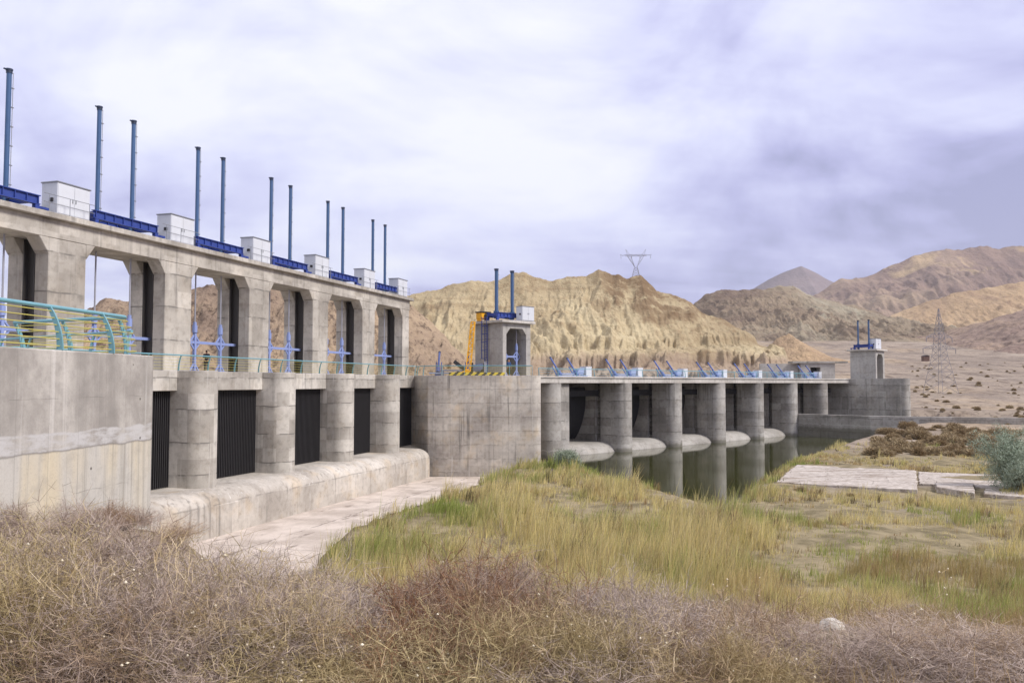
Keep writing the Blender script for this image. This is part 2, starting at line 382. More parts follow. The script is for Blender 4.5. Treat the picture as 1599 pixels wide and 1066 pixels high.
def hill_mat(name, cols, dark, scale=.03, strata=.0, speck=.4, bumpd=2.0, spscale=.35, pale=None):
    m, T, b = mat(name); P = T.node('ShaderNodeNewGeometry').outputs['Position']; x, y, z = T.sep(P)[:3]
    nz = T.sep(T.node('ShaderNodeNewGeometry').outputs['Normal'])[2]
    n1 = T.noise(P, scale, 7, .62, .6); n2 = T.noise(P, scale*6, 7, .68); n3 = T.noise(P, spscale, 6, .72)
    r = T.node('ShaderNodeValToRGB'); T.l.new(n1, r.inputs[0]); e = r.color_ramp.elements
    e[0].position = .36; e[0].color = cols[0]; e[1].position = .66; e[1].color = cols[-1]
    for i, c in enumerate(cols[1:-1]): q = e.new(.36+.30*(i+1)/(len(cols)-1)); q.color = c
    col = T.mix(T.math('MULTIPLY', T.mr(n2, .5, .68), .5), r.outputs[0], dark)
    if strata:
        s = T.noise(T.comb(T.math('MULTIPLY', x, .03), T.math('MULTIPLY', y, .03), T.math('ADD', T.math('MULTIPLY', z, 1.0), T.math('MULTIPLY', n1, 9))), .55, 5, .6)
        col = T.mix(T.math('MULTIPLY', T.mr(s, .5, .66), strata), col, dark)
        col = T.mix(T.math('MULTIPLY', T.mr(s, .46, .34), strata*.5), col, cols[-1])
    if name == 'tan_cut_hill':      # brown weathered rock cap on the right-hand summits
        cap = T.math('MULTIPLY', T.math('MULTIPLY', T.mr(T.math('ADD', x, T.math('MULTIPLY', n1, 22)), 34, 48), T.mr(T.math('ADD', z, T.math('MULTIPLY', n2, 22)), 28, 40)), T.mr(n2, .38, .52))
        col = T.mix(T.math('MULTIPLY', cap, .8), col, srgb(116,94,72))
        sh = T.mr(T.math('ADD', z, T.math('MULTIPLY', n2, 10)), 16, 11); col = T.mix(T.math('MULTIPLY', sh, .7), col, srgb(158,138,124))
    if pale is not None: col = T.mix(T.math('MULTIPLY', T.mr(T.noise(P, scale*2.2, 5, .6, .8), .56, .66), .8), col, pale)
    col = T.mix(T.math('MULTIPLY', T.mr(n3, .50, .66), speck), col, dark)
    T.l.new(col, b.inputs['Base Color']); b.inputs['Roughness'].default_value = .97; b.inputs['Specular IOR Level'].default_value = .08
    bump(T, b, T.math('ADD', n3, T.math('MULTIPLY', n2, 2)), .7, bumpd)
    return m
M_GROUND = ground_mat()
M_HILL = hill_mat('tan_cut_hill', [srgb(162,145,116), srgb(184,167,134), srgb(202,187,152)], srgb(126,102,76), .02, .28, .3, 1.6, .4)
M_ROCKY = hill_mat('grey_rocky_hill', [srgb(132,114,100), srgb(156,136,116), srgb(176,154,128)], srgb(88,74,66), .04, .1, .85, 1.2, .55)
M_MTN1 = hill_mat('greenish_grey_hill', [srgb(116,100,88), srgb(146,130,110), srgb(158,148,128)], srgb(98,84,76), .006, .1, .3, 6, .06, srgb(164,158,138))
M_MTN2 = hill_mat('brown_grey_mountain', [srgb(124,104,96), srgb(146,124,110), srgb(170,148,124)], srgb(106,90,86), .0022, .1, .3, 14, .02, srgb(184,160,126))
M_MTN3 = hill_mat('far_peak_rock', [srgb(120,106,106), srgb(134,118,116), srgb(142,126,120)], srgb(106,94,96), .0015, 0, .25, 20, .01)
M_TAN2 = hill_mat('ochre_ridge', [srgb(160,136,112), srgb(182,156,124), srgb(198,174,142)], srgb(130,106,88), .005, .1, .3, 6, .06)
M_GRAVEL = hill_mat('gravel_slope', [srgb(136,116,106), srgb(156,136,122), srgb(174,150,126)], srgb(98,84,78), .012, 0, .7, 2, .22)

def apron_mat():
    m, T, b = mat('apron_concrete'); P = T.node('ShaderNodeTexCoord').outputs['Object']; x, y, z = T.sep(P)[:3]
    n1 = T.noise(P, .35, 6, .6); n2 = T.noise(P, 3, 6, .7)
    col = T.mix(T.mr(n1, .35, .65), srgb(176,163,151), srgb(206,193,181))
    col = T.mix(T.math('MULTIPLY', T.mr(n2, .5, .72), .4), col, srgb(156,140,126))
    stain = T.math('MULTIPLY', T.mr(T.noise(T.scale(P, (.35,1.3,1)), .55, 6, .7), .57, .66), .75)
    col = T.mix(stain, col, srgb(118,106,96))
    w = T.math('MULTIPLY', T.math('SUBTRACT', T.noise(P, .8, 4), .5), .5)
    gx = T.mr(T.math('ABSOLUTE', T.math('SUBTRACT', T.math('FRACT', T.math('DIVIDE', T.math('ADD', x, w), 9.93)), .5)), 0, .006, 1, 0)
    gy = T.mr(T.math('ABSOLUTE', T.math('SUBTRACT', T.math('FRACT', T.math('DIVIDE', T.math('ADD', y, w), 5.2)), .5)), 0, .014, 1, 0)
    col = T.mix(T.math('MULTIPLY', T.math('MAXIMUM', gx, gy), T.mr(T.noise(P, .4, 3), .4, .52)), col, srgb(78,70,64))
    T.l.new(col, b.inputs['Base Color']); b.inputs['Roughness'].default_value = .92; b.inputs['Specular IOR Level'].default_value = .2
    bump(T, b, n2, .3, .04); return m
def water_mat():
    m, T, b = mat('murky_water'); P = T.node('ShaderNodeTexCoord').outputs['Object']
    b.inputs['Base Color'].default_value = srgb(62,63,34); b.inputs['Roughness'].default_value = .03; b.inputs['IOR'].default_value = 1.33
    b.inputs['Specular IOR Level'].default_value = .7
    bump(T, b, T.math('ADD', T.noise(T.scale(P, (1,2.2,1)), 1.3, 3), T.math('MULTIPLY', T.noise(P, .35, 2), .8)), .05, .05); return m
def blade_mat(name, yel, grn, red, dry):
    m, T, b = mat(name)
    g = T.node('ShaderNodeAttribute', attribute_name='green').outputs['Fac']; r = T.node('ShaderNodeAttribute', attribute_name='rnd').outputs['Fac']
    d = T.node('ShaderNodeAttribute', attribute_name='red').outputs['Fac']
    c = T.mix(T.mr(r, 0, 1), yel, dry); c = T.mix(g, c, grn); c = T.mix(T.math('MINIMUM', d, 1), c, red); c = T.mix(T.mr(d, 1, 2), c, srgb(112,104,78))
    c = T.mix(T.math('MULTIPLY', T.math('FRACT', T.math('MULTIPLY', r, 7.3)), .35), c, T.mix(1, c, srgb(140,135,120), 'MULTIPLY'))
    T.l.new(c, b.inputs['Base Color']); b.inputs['Roughness'].default_value = .75; b.inputs['Specular IOR Level'].default_value = .15
    tr = T.node('ShaderNodeBsdfTranslucent'); T.l.new(c, tr.inputs[0]); ms = T.node('ShaderNodeMixShader'); ms.inputs[0].default_value = .3
    T.l.new(b.outputs[0], ms.inputs[1]); T.l.new(tr.outputs[0], ms.inputs[2]); T.l.new(ms.outputs[0], T.n['Material Output'].inputs[0])
    return m
def twig_mat(name, a, c2):
    m, T, b = mat(name); r = T.node('ShaderNodeAttribute', attribute_name='rnd').outputs['Fac']
    o = T.node('ShaderNodeObjectInfo').outputs['Random']
    c = T.mix(T.math('MINIMUM', r, 1), a, c2); c = T.mix(T.math('GREATER_THAN', r, 2), c, srgb(228,218,194)); c = T.mix(T.math('MULTIPLY', o, .6), c, T.mix(1, c, srgb(190,172,150), 'MULTIPLY'))
    T.l.new(c, b.inputs['Base Color']); b.inputs['Roughness'].default_value = .85; b.inputs['Specular IOR Level'].default_value = .1
    return m
M_APRON = apron_mat(); M_WATER = water_mat()
M_GRASS = blade_mat('grass_blades', srgb(236,218,148), srgb(150,164,84), srgb(180,148,112), srgb(214,198,158))
M_DRY = blade_mat('dry_grass_blades', srgb(186,162,112), srgb(128,130,74), srgb(150,120,90), srgb(168,150,124))

# ------------------------------------------------------------------ terrain
POOL = [(15,62.5),(11.5,74),(7,85),(3.6,91.5),(0,100),(-22,118),(40,190),(90,150),(60,131),(56,127),(34.5,101),(24.8,81),(19.5,70),(17.5,64)]
def pool_dist(X, Y):
    X = np.asarray(X, float); Y = np.asarray(Y, float); d = np.full(X.shape, 1e9); ins = np.zeros(X.shape, bool); n = len(POOL)
    for i in range(n):
        (ax, ay), (bx, by) = POOL[i], POOL[(i+1)%n]
        t = np.clip(((X-ax)*(bx-ax)+(Y-ay)*(by-ay))/((bx-ax)**2+(by-ay)**2), 0, 1)
        d = np.minimum(d, np.hypot(X-ax-t*(bx-ax), Y-ay-t*(by-ay)))
        c = ((ay > Y) != (by > Y)) & (X < (bx-ax)*(Y-ay)/(by-ay+1e-12)+ax); ins ^= c
    return np.where(ins, -d, d)
def XB(Y): return np.interp(Y, [26,32,38,45,50.7,58.5,65.7,87,92], [-7.5,-8.0,-9.0,-10.2,-10.4,-8.5,-5.7,-.3,.8])
def G(X, Y):
    X = np.asarray(X, float); Y = np.asarray(Y, float)
    f = np.interp(Y, [-60,0,5,8,11,14,20,28,36,60,90,105,125,142,170,260,450,600,900,2000,8000],
                  [-1.2,-1.62,-1.85,-2.45,-3.2,-4.5,-6.8,-8.5,-8.9,-8.8,-8.6,-7.9,-6.5,-5.5,-5.2,-.6,15,30,44,70,60])
    fl = np.interp(Y, [-60,0,8,14,20,26,34,44,90,130], [-1.2,-1.62,-2.2,-2.9,-3.5,-4.5,-7.2,-10.8,-10.8,-6])
    f = np.where(Y < 132, f+(fl-f)*sst(-6.2, -10.4, X)*(1-sst(95,130,Y)), f)
    nb = (fbm(X/7, Y/7, 3)-.5)*.9*sst(20, 40, Y)*(1-sst(100,140,Y)) + (fbm(X/1.8, Y/1.8, 5)-.5)*.5*(1-sst(18,30,Y)) + (fbm(X/30, Y/30, 8)-.5)*3*sst(130,220,Y)
    f = f+nb
    ap = sst(-.9, 1.3, X-XB(Y)); k = sst(24, 36, Y)*(1-sst(96,110,Y))
    f = f*(1-k)+k*(np.minimum(f, -10.7)*(1-ap)+f*ap)
    pd = pool_dist(X, Y); z = np.where(pd < 0, -9.15+np.maximum(pd, -3)*.5, np.minimum(np.maximum(f, -9.0), -9.0+pd*.35) if False else f)
    near = sst(0, 3.0, pd); edge = -9.06+.1*np.clip(pd, 0, 3)
    z = np.where(pd >= 0, np.where(X-XB(Y) > 0, edge*(1-near)+np.maximum(f, -9.0)*near, f), z)
    return z
g1 = lambda x, y: float(G(np.array([x]), np.array([y]))[0])
def build_ground():
    ys = np.concatenate([np.arange(-40,0,4), np.arange(0,32,.35), np.arange(32,135,.9), np.arange(135,300,4), np.arange(300,900,20), np.geomspace(900,7000,30)])
    xi = np.arange(-26,64,.7); xl = -26-np.geomspace(1,6500,70); xr = 64+np.geomspace(1,6500,80)
    xs = np.sort(np.concatenate([xl, xi, xr]))
    X, Y = np.meshgrid(xs, ys); Z = G(X, Y)
    nx, ny = len(xs), len(ys); i = np.arange((ny-1)*(nx-1)); r, c = i//(nx-1), i%(nx-1); a = r*nx+c
    struct(npmesh('ground', np.stack([X.ravel(), Y.ravel(), Z.ravel()], 1), [np.stack([a, a+1, a+1+nx, a+nx], 1)], M_GROUND, smooth=True))
build_ground()

w = MB(); w.add([(x, y, 0) for x, y in [(14.9,61.8),(10.6,74),(6,85),(2.6,92),(-1,100),(-23,118),(40,191),(92,150),(62,129),(58,125),(36.5,100),(26.5,80),(21,70),(18.5,63)]], [tuple(range(14))[::-1]])
struct(w.build('water', M_WATER, loc=(0,0,-9.1)))

def hill(name, pts, Y0, front, back, m, seed, amp=.22, freq=.02, shape=1.25, nx=220, ny=70, terr=None, edge=.0, mod=None, rough=0):
    """pts: ridge line as photo bearings and heights, set out at its true distance Y0"""
    P3 = [at(px, py, Y0) for px, py in pts]; xs = np.array([p.x for p in P3]); zs = np.array([p.z for p in P3])
    X1 = np.linspace(xs[0], xs[-1], nx); zr = np.interp(X1, xs, zs)
    v = np.concatenate([np.linspace(-1, 0, ny), np.linspace(0, 1, ny//3)[1:]])
    X, V = np.meshgrid(X1, v); H = np.meshgrid(zr, v)[0]
    Yy = np.where(V < 0, Y0+V*front, Y0+V*back)
    L = 1/freq; wx = (fbm(X/L*1.2+5, Yy/L*1.2, seed+3)-.5)*L*1.0
    prof = (1-np.abs(V))**shape; base = G(X, Yy)-1.5
    rg = ridged((X+wx)/L, V*.55+Yy/L*.15, seed, 6, .55); rg2 = ridged((X+wx*.6)/L*3.1, V*.9, seed+9, 5, .6)
    mid = np.sin(np.pi*np.clip(np.abs(V), 0, 1))**.8
    k = prof-amp*mid*(1-rg)*1.6-amp*.62*mid*(1-rg2)
    Z = base+(H-base)*np.clip(k, 0, 1.0)
    if mod is not None: Z = mod(X, Yy, V, Z, base, H)
    Z = Z+(fbm(X/L*6, Yy/L*6, seed+20, 4)-.5)*edge*np.clip(1-np.abs(V), 0, 1)
    Z = Z+(ridged(X/L*11, Yy/L*9, seed+30, 4, .6)-.5)*rough*np.clip((1-np.abs(V))*3, 0, 1)*np.clip(np.abs(V)*8,.25,1)
    ee = np.minimum(1, np.minimum(X-X1[0], X1[-1]-X)/((X1[-1]-X1[0])*.03)); Z = base+(Z-base)*np.clip(ee, 0, 1)
    n2, n1_ = X.shape; i = np.arange((n2-1)*(n1_-1)); r, c = i//(n1_-1), i%(n1_-1); a = r*n1_+c
    return struct(npmesh(name, np.stack([X.ravel(), Yy.ravel(), Z.ravel()], 1), [np.stack([a, a+1, a+1+n1_, a+n1_], 1)], m, smooth=True)), (X, Yy, Z)
def bench(X, Y, V, Z, base, H):
    for zl, zh, y0, y1, xa, xb in ((2.5,9,0,.14,8,95),(9.5,15.5,.16,.30,0,100)):
        pass
    u = Z-base; st = 6.0
    q = np.floor(u/st); fr = u/st-q; t = (q+sst(.35,.62,fr))*st
    wgt = .65*(1-sst(13, 19, u))*sst(6, 26, X)
    return base+u*(1-wgt)+t*wgt
RIDGE = [(520,482),(600,462),(640,458),(690,449),(735,441),(760,439),(790,432),(806,427),(818,424),(835,431),(855,436),(885,435),(915,433),(925,428),(935,422),(945,427),(955,431),(965,428),(978,433),(990,431),(1001,430),(1008,438),(1025,455),(1045,458),(1062,466),(1080,474),(1095,489),(1120,498),(1150,510),(1180,528),(1205,545),(1240,566)]
hill('hill', RIDGE, 300, 92, 140, M_HILL, 11, .42, .024, .95, 640, 170, mod=bench, edge=2.8, rough=2.8)
hill('hill', [(40,560),(100,515),(140,482),(165,468),(200,466),(240,461),(300,451),(330,447),(400,450),(470,452),(560,458),(630,466),(660,490),(690,520),(720,552),(745,578),(770,600)], 170, 48, 60, M_ROCKY, 23, .2, .05, .95, 420, 110, edge=2.0, rough=2.8)
hill('hill', [(1040,520),(1085,474),(1100,462),(1120,456),(1160,452),(1190,455),(1215,449),(1238,446),(1262,458),(1300,468),(1330,476),(1370,489),(1400,505),(1425,524),(1450,545)], 900, 330, 300, M_MTN1, 31, .42, .008, .95, 420, 130, edge=8, rough=10)
hill('mountain', [(1230,480),(1285,455),(1310,438),(1350,435),(1400,411),(1420,403),(1450,393),(1500,390),(1530,382),(1560,387),(1600,385),(1700,372),(1850,400)], 2600, 1200, 900, M_MTN2, 43, .42, .0021, .95, 420, 130, edge=24, rough=34)
hill('mountain', [(1120,480),(1175,452),(1200,436),(1225,424),(1251,415),(1275,426),(1300,440),(1330,450),(1400,470)], 5200, 1200, 900, M_MTN3, 51, .18, .0016, 1.0, 200, 60, edge=12)
hill('hill', [(1340,530),(1385,496),(1420,482),(1450,470),(1480,462),(1510,455),(1545,450),(1600,438),(1700,425),(1850,440)], 1300, 480, 400, M_TAN2, 63, .42, .006, .95, 320, 110, edge=9, rough=12)
hill('hill', [(1180,562),(1215,528),(1232,520),(1260,538),(1290,560)], 420, 60, 60, M_TAN2, 69, .25, .03, 1.0, 120, 50, edge=2)
hill('hill', [(1430,560),(1480,536),(1530,510),(1570,492),(1620,478),(1750,455),(1950,450)], 560, 230, 200, M_GRAVEL, 77, .22, .014, 1.0, 300, 100, edge=4, rough=4)

# ------------------------------------------------------------------ near wall and platform behind it
wl = thing('retaining_wall', 'tall streaked grey concrete wall close by on the left, carrying the curved teal railing', 'wall', F0, (-11.5,18,-10.6))
arc = [(-11.45+.25*math.cos(R(a)), 25.95+.25*math.sin(R(a))) for a in range(0, 91, 30)]
m_ = MB().prism([(-13.3,4),(-12.45,12),(-11.83,19.3)]+arc+[(-28,44),(-62,30),(-62,4)], -10.6, .85)
m_.build('wall_body', C_WALL, wl, off=(-11.5,18,-10.6), bevel=.03)

# railings -----------------------------------------------------------------------------------
def offset_path(pts, dist):
    out = []
    for i, p in enumerate(pts):
        a = Vector(pts[max(i-1,0)]); b = Vector(pts[min(i+1,len(pts)-1)]); d = (b-a); d.z = 0; d.normalize()
        out.append(Vector(p)+Vector((-d.y, d.x, 0))*dist)
    return out
def railing(th, pts, zb, h, off, lean=.26, wires=6, post_sp=2.1, rr=.05, wr=.013, pw=.13, post_m=None, rail_m=None, wire_m=None):
    """pts run with the river on the right hand; posts curve inwards (left) at the top"""
    pts = [Vector((p[0], p[1], zb)) for p in pts]
    seg = [0]
    for i in range(1, len(pts)): seg.append(seg[-1]+(pts[i]-pts[i-1]).length)
    def along(s):
        for i in range(1, len(pts)):
            if s <= seg[i]+1e-6:
                t = (s-seg[i-1])/(seg[i]-seg[i-1]); p = pts[i-1].lerp(pts[i], t); d = (pts[i]-pts[i-1]).normalized(); return p, Vector((-d.y, d.x, 0)), d
    curve = lambda t: lean*t**2.2
    n = max(1, round(seg[-1]/post_sp))
    for k in range(n+1):
        p, l, d = along(seg[-1]*k/n); mb = MB(); prev = None
        N_ = 7
        for j in range(N_+1):
            t = j/N_; c = p+l*curve(t)+Vector((0,0,h*t)); wd = pw*(1.15-.35*t)
            q = [c-l*wd/2-d*.022, c+l*wd/2-d*.022, c+l*wd/2+d*.022, c-l*wd/2+d*.022]
            k0 = len(mb.v); mb.v += [tuple(x) for x in q]
            if prev is not None: mb.f += [(prev+i, prev+(i+1)%4, k0+(i+1)%4, k0+i) for i in range(4)]
            else: mb.f.append((k0+3,k0+2,k0+1,k0))
            prev = k0
        mb.f.append((prev,prev+1,prev+2,prev+3))
        mb.build('post', post_m or M_TEAL, th, off=off, bevel=.006)
    MB().path([p+Vector((0,0,h)) for p in offset_path(pts, lean)], rr, 10).build('top_rail', rail_m or M_TEAL, th, off=off, smooth=50)
    for j in range(wires):
        t = (j+.6)/(wires+.25)
        MB().path([p+Vector((0,0,h*t)) for p in offset_path(pts, curve(t))], wr, 6).build('wire', wire_m or M_YEL, th, off=off, smooth=50)
rl = thing('railing', 'curved teal railing with yellow bars along the top of the near left wall', 'railing', F0, (-11.5,18,.85))
arc2 = [(-12.35+1.0*math.cos(R(a)), 24.95+1.0*math.sin(R(a))) for a in range(0, 106, 15)]
railing(rl, [(-13.3,5.5),(-12.65,11.5),(-11.95,19.2)]+arc2+[(-16.2,27.6)], .85, 1.14, (-11.5,18,.85), .34, 6, 2.3, .055, .015, .16)
rl2 = thing('railing', 'teal back railing of the platform, glimpsed through the near curved railing', 'railing', F0, (-18,30,.85))
railing(rl2, [(-26.5,38.9),(-22.2,36),(-14.0,30.2)], .85, 1.05, (-18,30,.85), .2, 5, 2.4, .05, .012, .1)

# ------------------------------------------------------------------ intake structure
B = 9.93; ZD = .85; ZF = -10.1
it = thing('intake_structure', 'long concrete water intake with round-nosed piers and dark trash racks', 'dam intake', FI, (60,0,ZF)); OI = (60,0,ZF)
def nose(tc, d0, r, dback, n=14):
    return [(tc+r*math.cos(a), d0+r*math.sin(a)) for a in [math.pi+math.pi*i/n for i in range(n+1)]]+[(tc+r, dback), (tc-r, dback)]
PC = [48.5+B*k for k in range(-2, 4)]
for k, tc in enumerate(PC):
    MB().prism(nose(tc, -1.2, 1.2, 4.0), -8.6, ZD).build('pier', C_INT, it, off=OI, bevel=.03, smooth=30)
# sill: rounded crest in front of the racks, one monolith
def sill_poly(d_front, ztop, zb, rr, dback, n=8):
    return [(d_front, zb)]+[(d_front+rr-rr*math.cos(R(90*i/n)), ztop-rr*.75+rr*.75*math.sin(R(90*i/n))) for i in range(n+1)]+[(dback, ztop), (dback, zb)]
END_T = 83.6
MB().extx([(-3.6,ZF-.6)]+[(-3.6+1.5-1.5*math.cos(R(90*i/8)), -8.15+1.1*math.sin(R(90*i/8))) for i in range(9)]+[(3.9,-7.0),(3.9,ZF-.6)], 30, END_T+.1).build('sill', C_SILL, it, off=OI, bevel=.04, smooth=35)
# pier feet: pale downstands on the sill under each nose
for tc in PC:
    MB().prism([(tc+x, y) for x, y in [(-1.25,-3.64),(1.25,-3.64),(1.25,-2.2),(-1.25,-2.2)]], ZF-.55, -8.0).build('pier_foot', C_SILL, it, off=OI, bevel=.1)
edges = [(PC[k]+1.2, PC[k+1]-1.2) for k in range(5)]+[(PC[5]+1.2, 88.2)]
for a, b_ in edges:
    MB().box(a+.003, b_-.003, -.35, 3.9, -.52, ZD-.004).build('lintel', C_INT, it, off=OI, bevel=.03)
    rk = MB().box(a+.01, b_-.01, .42, .5, -7.0, -.53).build('trash_rack', M_BLACK, it, off=OI)
    mb = MB(); n = int((b_-a)/.2)
    for i in range(n+1):
        t = a+.05+(b_-a-.1)*i/n; mb.box(t-.03, t+.03, .2, .4, -6.99, -.54)
    for z in (-5.3,-3.7,-2.1): mb.box(a+.02, b_-.02, .401, .419, z-.05, z+.05)
    mb.build('bars', M_RACK, rk, off=(0,0,0)).location = -Vector(OI)
    rk.location = (0,0,0)
MB().box(25, 88.2, 3.95, 13, -.6, ZD-.008).build('deck', C_DECK, it, off=OI)
apron = MB().prism([(30,-3.5),(83.9,-3.5)]+[tuple((Vector((float(XB(y))+1.2, y, 0))-FI.o).dot(v) for v in (FI.u, FI.w)) for y in (92,87,76,65.7,58.5,50.7,45,38,33)]+[(30,-22)], ZF-.5, ZF)
struct(apron.build('apron', M_APRON, off=(60,0,ZF), loc=FI.P(60,0,ZF), rz=FI.rz))

# gantry ---------------------------------------------------------------------------------------
GD0, GD1, GZ = 1.7, 4.8, 10.0
gt = thing('hoist_gantry', 'tall concrete gantry of six columns carrying the hoists above the intake', 'gantry', FI, (60,3.2,ZD)); OG = (60,3.2,ZD)
COLS = [(48.4+B*k, 51.2+B*k) for k in range(-2, 5)]; COLS[-1] = (88.1, 89.9)
for i, (a, b_) in enumerate(COLS):
    s0, s1 = 2.75, 3.65
    poly = [(a,GD0),(b_,GD0),(b_,s0),(b_-.45,s0),(b_-.45,s1),(b_,s1),(b_,GD1),(a,GD1),(a,s1),(a+.45,s1),(a+.45,s0),(a,s0)]
    if i == len(COLS)-1: poly = [(a,GD0),(b_,GD0),(b_,GD1),(a,GD1),(a,s1),(a+.45,s1),(a+.45,s0),(a,s0)]
    c = MB().prism(poly, ZD, 8.55).build('column', C_GAN, gt, off=OG, bevel=.05)
    MB().box(a+.3, a+.44, s0+.02, s1-.02, ZD, 8.5).box(a+.02, a+.3, s0+.02, s0+.1, ZD, 8.5).build('gate_guide', M_SLOT, c, off=OG)
    MB().box(a+.02, a+.44, s1-.1, s1-.02, ZD, 8.5).build('gate_guide', M_SLOT, c, off=OG)
mb = MB().box(20, 90.1, GD0, GD1, 8.56, 9.66)
for i in range(len(COLS)-1):
    a, b_ = COLS[i][1], COLS[i+1][0]
    for d0, d1 in ((GD0+.01, 2.74), (3.66, GD1-.01)):
        mb.exty([(a+.002,7.6),(a+.72,8.565),(a+.002,8.565)], d0, d1); mb.exty([(b_-.002,7.6),(b_-.72,8.565),(b_-.002,8.565)], d0, d1)
mb.build('beam', C_GAN, gt, off=OG, bevel=.03)
MB().box(20, 90.5, GD0-.35, GD1+.5, 9.665, GZ).build('top_slab', C_GAN, gt, off=OG, bevel=.03)

# cabinets on the gantry
def make_cabinet(name, wd, dp, h, label, group):
    t = thing(name, label, 'cabinet', FI, (0,0,0), group)
    MB().box(0, wd, 0, dp, .1, h-.08).build('body', M_WHITE, t, bevel=.015)
    MB().box(-.05, wd+.05, -.05, dp+.05, h-.08, h).build('roof', M_GREY, t, bevel=.01)
    MB().box(.06, wd-.06, .06, dp-.06, 0, .1).build('plinth', M_GREY, t)
    for i in range(2):
        x0 = .05+i*(wd/2-.02); d = MB().box(x0, x0+wd/2-.07, -.025, -.001, .16, h-.16).build('door', M_WHITE, t, bevel=.008)
        MB().box(x0+(wd/2-.2 if i == 0 else .06), x0+(wd/2-.15 if i == 0 else .11), -.06, -.026, h*.45, h*.55).build('handle', M_SEAM, d)
    MB().box(-.08, -.001, dp*.25, dp*.45, h*.42, h*.52).build('socket', M_BLACK, t)
    return t
ordn = ['nearest', 'second', 'third', 'fourth', 'fifth', 'sixth and farthest']
cab0 = make_cabinet('control_cabinet', 2.5, 1.2, 2.1, '', 'white cabinets along the gantry top')
for k in range(6):
    c = cab0 if k == 0 else copy_tree(cab0)
    c.location = FI.P(39.2+B*k if k < 5 else 87.4, 1.95, GZ); tag(c, f'{ordn[k]} white control cabinet on the gantry top, counting from the left', 'cabinet')
# hoists: girder frame and two tall blue cylinders
def make_hoist(name, F, label, group, sp=3.1, L=5.8, ph=7.0, r=.14, W_=2.0):
    t = thing(name, label, 'hoist', F, (0,0,0), group)
    mb = MB()
    for d in (-W_/2, W_/2):      # I girders
        mb.box(-L/2, L/2, d-.15, d+.15, .93, .98).box(-L/2, L/2, d-.03, d+.03, .48, .93).box(-L/2, L/2, d-.15, d+.15, .43, .48)
        for i in range(8): mb.box(-L/2+.1+i*(L-.25)/7, -L/2+.14+i*(L-.25)/7, d-.13, d+.13, .485, .925)
    for x in (-L/2+.2, -sp/2, sp/2, L/2-.2): mb.box(x-.12, x+.12, -W_/2+.04, W_/2-.04, .55, .9)
    mb.build('girder_frame', M_BLUE, t)
    for x in (-L/2+.2, L/2-.2):
        for d in (-W_/2, W_/2):
            MB().box(x-.14, x+.14, d-.13, d+.13, .02, .43).box(x-.3, x+.3, d-.2, d+.2, 0, .02).build('leg', M_BLUE, t)
    for d in (-W_/2, W_/2): MB().box(L/2-.1, L/2+.7, d-.1, d+.1, .22, .36).box(L/2+.5, L/2+.62, d-.08, d+.08, 0, .22).build('pipe_tray', M_BLUE, t)
    for x in (-sp/2, sp/2):
        c = MB().tube((x,0,.9), (x,0,ph+.9), r, 14).tube((x,0,.9), (x,0,1.2), r*1.7, 14).tube((x,0,.3), (x,0,.9), r*1.3, 12).build('cylinder', M_POLE, t, smooth=40)
        MB().tube((x,0,ph+.9), (x,0,ph+1.05), r*1.2, 12).tube((x,0,ph+1.05), (x,0,ph+1.15), r*1.4, 12).tube((x-.05,0,ph+1.1), (x-.36,0,ph+1.06), .05, 6).build('cap', M_CAP, c, smooth=40)
        mb = MB().tube((x+r+.09,-.05,1.0), (x+r+.09,-.05,ph+.95), .02, 6)
        for i in range(6): mb.box(x+r-.04, x+r+.16, -.09, -.01, 1.4+i*ph/6.2, 1.46+i*ph/6.2)
        mb.tube((x+r+.09,-.05,ph+.95), (x,0,ph+1.0), .028, 6).build('oil_pipe', M_GREY, c)
    return t
h0 = make_hoist('gate_hoist', FI, '', 'blue twin-cylinder hoists on the gantry')
for k in range(-1, 5):
    o = h0 if k == -1 else copy_tree(h0)
    o.location = FI.P(45.15+B*k, 3.2, GZ)
    tag(o, ['blue gate hoist at the left frame edge, only its right cylinder showing', 'blue gate hoist with two tall cylinders, right of the nearest white cabinet', 'blue gate hoist with two tall cylinders, between the second and third white cabinets', 'blue gate hoist with two cylinders, between the third and fourth white cabinets', 'blue gate hoist with two cylinders, between the fourth and fifth white cabinets', 'blue gate hoist with two cylinders, between the fifth and last white cabinets'][k+1], 'hoist')
# thin guard rails in front of each cabinet
def make_guard():
    t = thing('guard_rail', '', 'railing', FI, (0,0,0), 'thin grey guard rails on the gantry top')
    for x in (0, 1.5, 3.0): MB().tube((x,0,0), (x,0,1.05), .022, 6).build('post', M_GREY, t)
    for z in (.55, 1.05): MB().tube((-.4,0,z), (3.4,0,z), .018, 6).build('rail', M_GREY, t)
    return t
gr0 = make_guard()
for k in range(6):
    o = gr0 if k == 0 else copy_tree(gr0)
    o.location = FI.P(38.2+B*k if k < 5 else 86.4, GD0-.22, GZ)
    tag(o, f'thin grey guard rail before the {ordn[k]} white cabinet on the gantry', 'railing')
